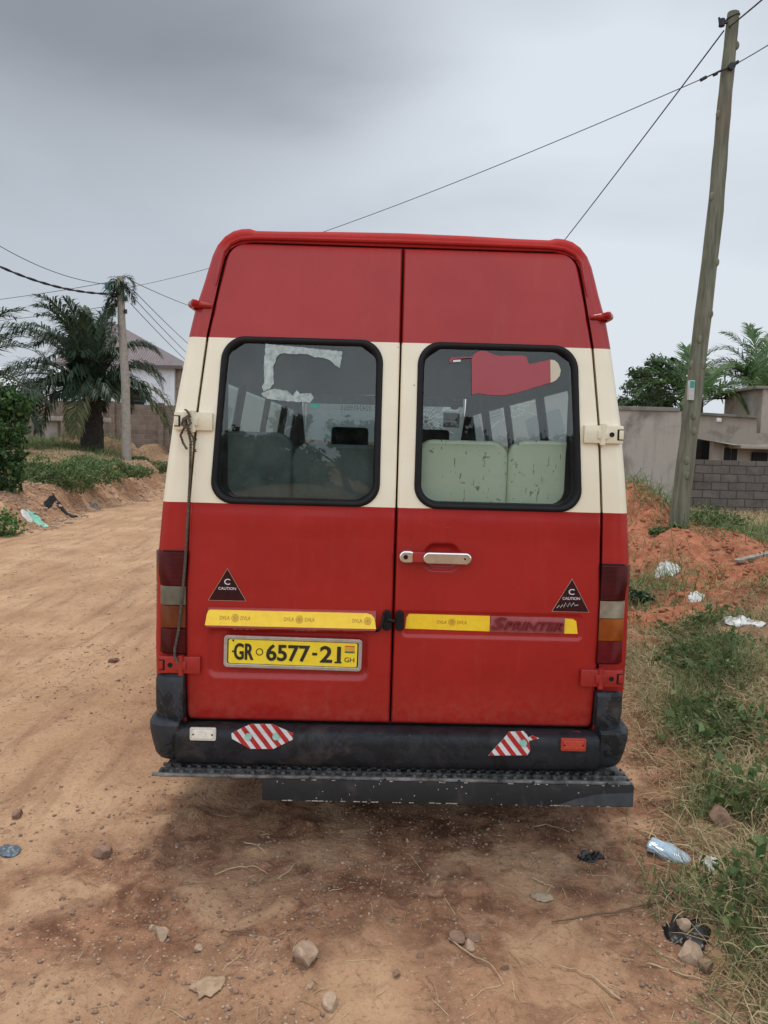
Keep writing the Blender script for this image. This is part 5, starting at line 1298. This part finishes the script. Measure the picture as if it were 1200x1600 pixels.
# ================================================================== POLES AND WIRES
def pole_mat():
    m, t, p = newmat('treated_pole_wood'); v = coord(t)
    mp_ = N(t, 'ShaderNodeMapping', ins={'Scale': (7, 7, .6)}); L(t, v, mp_.inputs[0])
    n1 = noise(t, mp_.outputs[0], 3, 8, .65); n2 = noise(t, v, 1.6, 4)
    c = mixc(t, step_(t, n1, .3, .7), (.085, .09, .06), (.20, .20, .14)); c = mixc(t, math_(t, 'MULTIPLY', step_(t, n2, .5, .7), .5), c, (.17, .13, .09))
    L(t, c, p.inputs['Base Color']); p.inputs['Roughness'].default_value = .85; bump(t, p, n1, .6, .01); return m
POLE = pole_mat(); POLE2 = plain('grey_pole_wood', (.30, .27, .23), .9, .2, 10, bmp=.4)
WIRE = plain('black_wire', (.015, .015, .017), .6, .2, 10, bmp=0)
def photo_pole(PX, Y0, r0, r1, knots=()):
    """pole through the photograph's points at depth Y0, relative to its foot"""
    P = [at(px, py, Y0) for px, py in PX]; b0 = P[0].copy(); b0.z = hz(b0.x, b0.y)-.1; P[0] = b0
    base = b0.copy(); Q = []
    for i in range(len(P)-1):
        for j in range(8): Q.append(P[i].lerp(P[i+1], j/8))
    Q.append(P[-1]); n = len(Q)
    return base, [q_-base for q_ in Q], n
base, Q, n = photo_pole([(1058, 830), (1080, 650), (1118, 330), (1132, 160), (1146, 20)], 10.4, 0, 0)
lp = empty('utility_pole', base, 'tall knotty greenish wooden pole leaning right beside the grey wall', 'utility pole', 'utility poles')
m = MB(); rr = [ (.124 - .050*(i/(n-1))) * (1+.03*math.sin(i*1.7)) for i in range(n)]; m.tube(Q, rr, 0, 18)
def on_pole(py):
    k = min(range(n), key=lambda i: abs((at(0, 0, 1), 0)[1] + ((Q[i]+base-Vector((0, 0, H_CAM))).dot(CU)/(Q[i]+base-Vector((0, 0, H_CAM))).dot(F0))*-1200+800-py)); return Q[k], rr[k]
for py, side in ((475, .5), (540, -.3), (562, -.9), (590, .4), (640, -.1), (685, .1), (720, -.2), (752, .0), (300, -.8), (190, -.9), (75, .9), (400, .6)):
    c, r_ = on_pole(py); a = side*1.2
    q_ = c + Vector((math.sin(a)*r_*.93, -math.cos(a)*r_*.93, 0)); q2 = bmesh.new(); bmesh.ops.create_icosphere(q2, subdivisions=2, radius=1)
    for v in q2.verts: v.co = Vector((v.co.x*.042, v.co.y*.025, v.co.z*.062)) + q_
    m.bm(q2)
m.build('pole_shaft', POLE, lp, 50)
c, r_ = on_pole(600); m = MB(); m.box(c+Vector((-r_*.75-.03, -r_-.012, -.13)), c+Vector((-r_*.75+.04, -r_*.5, .13)), 0, .003); m.box(c+Vector((-r_*.75-.025, -r_-.014, .03)), c+Vector((-r_*.75+.035, -r_-.010, .12)), 1, 0); m.build('pole_tag', [plain('tag_silver', (.5, .5, .48), .4), plain('tag_green', (.03, .28, .2), .5)], lp)
for py, dx in ((46, -.16), (105, .02)):
    c, r_ = on_pole(py); m = MB()
    if dx < 0: m.tube([c+Vector((-r_, -.02, 0)), c+Vector((-r_-.10, -.03, -.01)), c+Vector((-r_-.11, -.03, .06))], .014, 0, 8); m.tube([c+Vector((-r_-.07, -.03, -.045)), c+Vector((-r_-.07, -.03, .04))], .038, 0, 12); m.tube([c+Vector((math.cos(t)*r_*1.06, math.sin(t)*r_*1.06, .08+.03*math.cos(t))) for t in np.linspace(0, 6.283, 20)], .008, 0, 6)
    else: m.tube([c+Vector((0, -r_, -.02)), c+Vector((0, -r_-.05, -.02))], .045, 0, 12); m.tube([c+Vector((.0, -r_-.03, -.02)), c+Vector((-.16, -r_, -.08))], .014, 0, 6)
    m.build('insulator', WIRE, lp)
base2, Q2, n2 = photo_pole([(198, 700), (196, 600), (190, 500), (188, 432)], 25, 0, 0)
lp2 = empty('utility_pole', base2, 'pale wooden pole on the left bank, its top tangled with vines and wires', 'utility pole', 'utility poles')
m = MB(); m.tube(Q2, [.150-.045*i/(n2-1) for i in range(n2)], 0, 14); m.build('pole_shaft', POLE2, lp2, 60)
top = np.array(Q2[-1]); V = []; F_ = []; rgv = random.Random(9)
for k in range(30):
    low = k > 16; o3 = top+np.array((rgv.uniform(-.1, .05), -.05, rgv.uniform(-2.2, -.4) if low else rgv.uniform(-.5, .0)))
    _, v3, f3 = frond_arrays(o3, R(rgv.gauss(180, 50) if low else rgv.uniform(0, 360)), R(rgv.uniform(-20, 35) if low else rgv.uniform(-10, 70)), rgv.uniform(.35, .8), 3.0, .38, 12, .035, seed=k+300, hang=1.2)
    q3 = len(V); V += v3; F_ += [tuple(a3+q3 for a3 in f) for f in f3]
np_mesh('vine', V, F_, G_PALM, lp2, 0)
m = MB(); m.box(tuple(top+np.array((-.48, -.1, -.42))), tuple(top+np.array((-.28, .08, -.22))), 0, .05); m.build('blue_bag', plain('blue_bag_plastic', (.02, .13, .24), .5), lp2)
for dz in (-.3, -.7, -1.1):
    m = MB(); c = Vector(top)+Vector((0, 0, dz)); m.tube([c, c+Vector((.22, -.1, 0))], .03, 0, 8); m.tube([c+Vector((.2, -.1, -.07)), c+Vector((.2, -.1, .06))], .05, 0, 10); m.build('insulator', WIRE, lp2)
def wire(A, B, sag, r, label, tw=False):
    A = Vector(A); B = Vector(B); P = []
    for t in np.linspace(0, 1, 41):
        q_ = A.lerp(B, t); q_.z -= sag*4*t*(1-t); P.append(q_-A)
    m = MB()
    if tw:
        for ph in (0, math.pi):
            m.tube([p+Vector((0, math.cos(i*1.3+ph), math.sin(i*1.3+ph)))*r*.9 for i, p in enumerate(P)], r, 0, 6)
    else: m.tube(P, r, 0, 6)
    o = m.build('overhead_wire', WIRE, None, 180, A); return tag(o, label, 'wire', 'overhead wires')
RP = lambda px, py: at(px, py, 10.4)
wire(RP(1131, 48), at(700, 590, 34), .25, .010, 'thick dark cable dropping from the top of the leaning pole to behind the van roof')
wire(RP(1143, 103), at(196, 450, 25), .35, .006, 'thin wire running from the leaning pole across the sky to the left pole')
wire(RP(1137, 44), at(1290, -90, 8), .02, .010, 'thick cable leaving the leaning pole top towards the upper right corner')
wire(RP(1146, 102), at(1300, 5, 8), .02, .006, 'thin wire leaving the leaning pole towards the right edge')
m = MB(); A = RP(1135, 108)
for (x1_, y1_, x2_, y2_) in ((1093, 127, 1102, 122), (1113, 119, 1119, 116), (1143, 104, 1152, 98)): m.tube([RP(x1_, y1_)-A+Vector((0, -.03, 0)), RP(x2_, y2_)-A+Vector((0, -.03, 0))], .022, 0, 8)
m.tube([RP(1093, 127)-A+Vector((0, -.03, 0)), RP(1152, 98)-A+Vector((0, -.03, 0))], .009, 0, 6)
m.build('strain_clamp', WIRE, lp, 60, A-base)
LP = lambda px, py, d_=25: at(px, py, d_)
wire(at(-140, 335, 20), LP(192, 459), .55, .022, 'thickest twisted cable coming in from the left edge to the left pole', True)
wire(at(-120, 300, 20), LP(165, 444), .45, .010, 'thin wire above the twisted cable on the left')
wire(at(-120, 480, 30), LP(190, 437), .10, .009, 'thin wire rising from behind the palm to the left pole')
wire(at(-120, 510, 30), LP(190, 475), .10, .009, 'faint wire crossing behind the palm crown')
for px, py, ex, ey, l in ((204, 438, 345, 492, 'uppermost wire sloping from the left pole to the van roof bead'), (207, 452, 345, 580, 'second wire sloping from the left pole down behind the van'), (206, 462, 345, 600, 'third wire sloping from the left pole down behind the van'), (204, 474, 345, 612, 'lowest wire sloping from the left pole down behind the van')):
    wire(LP(px, py), at(ex, ey, 40), .12, .011, l)

# ================================================================== WALLS AND HOUSES
def block_mat(name, c1, c2, mortar, w_=.42, h_=.2, stain=(.05, .04, .035), axis='x', lo=0, soil=.5):
    m, t, p = newmat(name); v = coord(t); s = N(t, 'ShaderNodeSeparateXYZ'); L(t, v, s.inputs[0])
    wob = lambda o_, k_: math_(t, 'ADD', o_, math_(t, 'MULTIPLY', math_(t, 'SUBTRACT', noise(t, v, k_, 3, .6), .5), .07))
    cb = N(t, 'ShaderNodeCombineXYZ'); L(t, wob(s.outputs[0], 2.2), cb.inputs[0]); L(t, wob(s.outputs[2], 3.1), cb.inputs[1])
    nn = noise(t, v, 2.5, 4); 
    br = N(t, 'ShaderNodeTexBrick', ins={'Scale': 1, 'Color1': (*c1, 1), 'Color2': (*c2, 1), 'Mortar': (*mortar, 1), 'Mortar Size': .012, 'Mortar Smooth': .3, 'Bias': 0, 'Brick Width': w_, 'Row Height': h_}); L(t, cb.outputs[0], br.inputs['Vector'])
    c = mixc(t, math_(t, 'MULTIPLY', step_(t, noise(t, v, 3, 7, .7), .42, .65), soil), br.outputs['Color'], stain)
    c = mixc(t, math_(t, 'MULTIPLY', step_(t, noise(t, v, 14, 5, .7), .45, .7), .35), c, tuple(x*1.3 for x in c1))
    L(t, c, p.inputs['Base Color']); p.inputs['Roughness'].default_value = .95
    bump(t, p, math_(t, 'SUBTRACT', math_(t, 'MULTIPLY', noise(t, v, 20, 5), .3), br.outputs['Fac']), .8, .02); return m
def plaster(name, c, stain, k=.6, sc_=1.2):
    m, t, p = newmat(name); v = coord(t); n1 = noise(t, v, sc_, 7, .6, .6); n2 = noise(t, v, 9, 6, .7)
    st = N(t, 'ShaderNodeMapping', ins={'Scale': (6, 6, .5)}); L(t, v, st.inputs[0]); n3 = noise(t, st.outputs[0], 1.5, 5)
    q_ = mixc(t, math_(t, 'MULTIPLY', step_(t, n1, .48, .62), k), c, stain); q_ = mixc(t, math_(t, 'MULTIPLY', step_(t, n3, .5, .8), k*.6), q_, stain)
    q_ = mixc(t, math_(t, 'MULTIPLY', step_(t, n2, .5, .7), .3), q_, tuple(x*1.2 for x in c))
    L(t, q_, p.inputs['Base Color']); p.inputs['Roughness'].default_value = .95; bump(t, p, n2, .4, .01); return m
GREY = plaster('grey_render', (.34, .315, .27), (.13, .115, .095), .85, .55)
BEIGE = plaster('weathered_plaster', (.34, .30, .25), (.16, .13, .10), .5)
CAP = plaster('coping', (.20, .19, .16), (.08, .08, .07), .6, 3)
BLOCKR = block_mat('grey_block', (.11, .095, .082), (.165, .145, .12), (.04, .036, .032), .46, .22)
BLOCKL = block_mat('brown_block', (.165, .12, .09), (.23, .17, .13), (.30, .25, .20), .45, .22, soil=.35)
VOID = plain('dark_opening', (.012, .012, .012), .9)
def wpx(pts, Y): return [at(px, py, Y) for px, py in pts]
def slab_px(m, x0, x1, y0, y1, Y, dep, mi=0, bev=0, zb=None, off=Vector((0, 0, 0))):
    """box whose front face spans photograph pixels x0..x1, y0 (top)..y1 at depth Y"""
    a = at((x0+x1)/2, y0, Y); b_ = at((x0+x1)/2, y1, Y); l = at(x0, (y0+y1)/2, Y); r_ = at(x1, (y0+y1)/2, Y)
    m.box((l.x-off.x, Y-off.y, (b_.z if zb is None else zb)-off.z), (r_.x-off.x, Y+dep-off.y, a.z-off.z), mi, bev)
# grey rendered wall, right of the van
o_ = at(960, 700, 18); root = empty('rendered_wall', (o_.x, 18, 0), 'stained grey rendered wall with a coping standing right of the van', 'wall'); off = Vector((o_.x, 18, 0))
m = MB(); slab_px(m, 900, 1060, 641, 800, 18, .22, zb=-.3, off=off); m.box((at(1055, 700, 18).x-off.x-.2, .22, -.3), (at(1060, 700, 18).x-off.x, 5.5, at(1000, 641, 18).z)); m.build('wall_face', GREY, root, 0)
m = MB(); slab_px(m, 895, 1063, 634.5, 640.8, 17.95, .32, bev=.01, off=off); m.build('coping', CAP, root)
# block wall
o_ = at(1060, 720, 20.5)
m = MB(); off = Vector((o_.x, 20.5, 0)); slab_px(m, 1055, 1330, 721, 800, 20.5, .2, zb=-.2, off=off)
tag(m.build('block_wall', BLOCKR, None, 0, off), 'low dark concrete block wall behind the grass at the right edge', 'wall')
# unfinished house
off = Vector((at(1060, 700, 26).x, 26, 0)); root = empty('unfinished_house', off, 'unfinished plastered house with parapets and a dark opening behind the block wall', 'house')
m = MB(); slab_px(m, 1186, 1360, 609, 790, 27, 3, zb=0, off=off); m.build('upper_block', BEIGE, root, 0)
m = MB(); slab_px(m, 1183, 1365, 605, 609.5, 26.9, 3.2, bev=.01, off=off); m.build('parapet_cap', CAP, root)
m = MB(); V = []
A = [at(px, py, Y) - off for px, py, Y in ((1040, 645, 27.5), (1182, 653, 25.2), (1182, 698, 25.2), (1145, 695, 25.2), (1040, 676, 27.5))]
Bk = [p+Vector((.6, 1.6, 0)) for p in A]; m.add(A+Bk, [(0, 1, 2, 3, 4), (9, 8, 7, 6, 5), (0, 5, 6, 1), (1, 6, 7, 2), (2, 7, 8, 3), (3, 8, 9, 4), (4, 9, 5, 0)]); m.build('slab_parapet', BEIGE, root, 0)
m = MB(); A = [at(px, py, Y) - off for px, py, Y in ((1038, 641, 27.4), (1184, 649.5, 25.0), (1184, 653, 25.0), (1038, 645, 27.4))]; Bk = [p+Vector((.6, 1.6, 0)) for p in A]; m.add(A+Bk, [(0, 1, 2, 3), (7, 6, 5, 4), (0, 4, 5, 1), (1, 5, 6, 2), (2, 6, 7, 3), (3, 7, 4, 0)]); m.build('parapet_cap', CAP, root, 0)
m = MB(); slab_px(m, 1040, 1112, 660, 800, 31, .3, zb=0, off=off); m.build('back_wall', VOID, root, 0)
m = MB(); slab_px(m, 1112, 1200, 676, 800, 26.2, .3, zb=0, off=off); m.build('room_wall', BEIGE, root, 0)
m = MB(); slab_px(m, 1040, 1062, 660, 800, 26.5, .4, zb=0, off=off); m.build('column', BEIGE, root, 0)
m = MB(); slab_px(m, 1130, 1154, 697, 722, 26.12, .1, bev=.005, off=off); wo = m.build('window', plain('pale_frame', (.4, .38, .34), .8), root)
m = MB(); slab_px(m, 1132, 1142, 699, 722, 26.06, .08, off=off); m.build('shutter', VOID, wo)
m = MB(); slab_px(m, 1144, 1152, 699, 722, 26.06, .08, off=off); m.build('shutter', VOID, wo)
m = MB(); slab_px(m, 1157, 1300, 696, 703, 25.2, 1.0, bev=.06, off=off); m.build('balcony_slab', BEIGE, root)
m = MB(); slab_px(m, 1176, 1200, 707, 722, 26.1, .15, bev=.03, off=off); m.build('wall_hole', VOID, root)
m = MB(); slab_px(m, 1121, 1128, 653, 659, 25.9, .1, bev=.02, off=off); m.build('wall_lamp', WHT, root)
# block compound wall on the left
off = Vector((at(150, 690, 36).x, 36, 0)); m = MB()
for x0, x1, y0, Y, d_ in ((30, 150, 626, 36.5, .2), (148, 171, 628, 36.2, .3), (170, 330, 633, 36, .2)): slab_px(m, x0, x1, y0, 700, Y, d_, zb=1.0, off=off)
for x0 in (171, 247): slab_px(m, x0, x0+8, 629.5, 700, 35.9, .3, zb=1.0, off=off)
tag(m.build('compound_wall', BLOCKL, None, 0, off), 'brown concrete block wall behind the oil palm and left pole', 'wall')
m = MB(); off = Vector((at(110, 660, 32).x, 32, 0)); slab_px(m, 62, 158, 651, 658, 32, 1.2, bev=.02, off=off); slab_px(m, 70, 90, 658, 690, 32.3, .3, off=off, zb=1.0); slab_px(m, 130, 150, 658, 690, 32.3, .3, off=off, zb=1.0)
tag(m.build('concrete_bench', plaster('bench_concrete', (.36, .32, .27), (.2, .17, .14)), None, 30, off), 'long pale concrete slab bench in front of the left block wall', 'bench')
# house with the mauve metal roof
Yh = 45; xr = at(272, 600, Yh).x; off = Vector((xr-4, Yh, 0)); root = empty('white_house', off, 'white house with a mauve metal hip roof behind the left pole', 'house')
zt0 = at(272, 572, Yh).z; W = xr-off.x
m = MB(); m.box((-2.6, 0, 1), (W, .25, zt0), 0); m.build('front_wall', plaster('white_wash', (.66, .68, .70), (.45, .46, .46), .3), root, 0)
m = MB(); m.box((W-.02, .25, 1), (W+.23, 8, zt0), 0); m.build('side_wall', block_mat('side_blocks', (.24, .18, .14), (.30, .23, .18), (.35, .3, .26)), root, 0)
def roof_mat(name, c):
    m, t, p = newmat(name); v = coord(t); wv = N(t, 'ShaderNodeTexWave', wave_profile='SIN', bands_direction='X', ins={'Scale': 2.2}); L(t, v, wv.inputs[0])
    L(t, mixc(t, step_(t, wv.outputs['Fac'], .0, .12), tuple(x*.45 for x in c), mixc(t, step_(t, noise(t, v, 2, 6), .3, .7), c, tuple(x*1.25 for x in c))), p.inputs['Base Color']); p.inputs['Roughness'].default_value = .55; p.inputs['Metallic'].default_value = .2
    bump(t, p, wv.outputs['Fac'], .8, .05); return m
RF = roof_mat('mauve_metal_roof', (.17, .135, .135)); 
rz0 = at(272, 572, Yh).z-.05; ap = at(196, 512, Yh+6)
m = MB(); e0 = Vector((W+.5, -.5, rz0)); e1 = Vector((W+.5, 9, rz0)); e2 = Vector((-3.0, -.5, rz0)); e3 = Vector((-3.0, 9, rz0)); r1_ = Vector((ap.x-off.x, 4.3, ap.z)); r2_ = Vector((-1.4, 4.3, ap.z))
m.add([e0, e1, e2, e3, r1_, r2_], [(2, 0, 4, 5), (0, 1, 4), (1, 3, 5, 4), (3, 2, 5)]); ro = m.build('roof', RF, root, 0); so = ro.modifiers.new('s', 'SOLIDIFY'); so.thickness = .10
# porch gable that shows its corrugated face below the main roof
m = MB(); m.box((-3.1, -.58, rz0-.14), (W+.6, -.50, rz0+.04)); m.build('fascia', plain('fascia_dark', (.10, .085, .08), .7), root)
for x0, x1 in ((158, 171), (203, 225)):
    m = MB(); slab_px(m, x0, x1, 608, 640, Yh-.06, .1, off=off); wo = m.build('window', VOID, root)
    for k in range(4):
        m = MB(); slab_px(m, x0, x1, 612+k*7, 613+k*7, Yh-.12, .04, off=off); m.build('bar', plain('bar_grey', (.08, .08, .08), .6), wo)
m = MB(); slab_px(m, 172, 200, 604, 632, Yh-.5, .06, off=off); m.build('white_panel', WHT, root)
# white canopies
TENT = plain('white_canvas', (.80, .80, .78), .8, .04, 3, bmp=.1)
def canopy(px, py, Y, w_, eave, peak, label):
    p = at(px, py, Y); off_ = Vector((p.x, Y, 0)); z0 = at(px, eave, Y).z; z1 = at(px, peak, Y).z; root = empty('canopy_tent', off_, label, 'canopy', 'white canopies behind the left wall')
    m = MB(); n_ = 8; V = [(0, 0, z1)]; 
    rings = []
    for f, zf in ((.18, .72), (.4, .42), (.7, .17), (1, 0)):
        for k in range(16):
            t = 2*math.pi*(k+.5)/16; c_, s_ = math.cos(t), math.sin(t); q_ = 1/max(abs(c_), abs(s_)); V.append((c_*q_*w_*f/1, s_*q_*w_*f, z0+(z1-z0)*zf - .10*f*math.cos(4*t)**2*0))
    F_ = [(0, 1+k, 1+(k+1) % 16) for k in range(16)]
    for r_ in range(3):
        for k in range(16): F_.append((1+r_*16+k, 1+r_*16+(k+1) % 16, 1+(r_+1)*16+(k+1) % 16, 1+(r_+1)*16+k))
    m.add(V, F_); ro = m.build('canvas_roof', TENT, root, 40); so = ro.modifiers.new('s', 'SOLIDIFY'); so.thickness = .02
    for a in (-1, 1):
        m = MB(); m.box((-w_, a*w_-.01, z0-1.0), (w_, a*w_+.01, z0)); m.build('side_panel', TENT, root, 0)
        m = MB(); m.box((a*w_-.01, -w_+.02, z0-.5), (a*w_+.01, w_-.02, z0)); m.build('side_panel', TENT, root, 0)
        for b_ in (-1, 1): m = MB(); m.tube([(a*w_*.98, b_*w_*.98, 1.0), (a*w_*.98, b_*w_*.98, z0)], .03, 0, 8); m.build('post', RIM, root)
canopy(-20, 640, 41, 3.2, 606, 560, 'white canopy farther left, half cut by the frame edge')
canopy(100, 640, 42, 2.6, 610, 572, 'white canopy right behind the oil palm fronds')
# cream roofed shed far left behind bushes
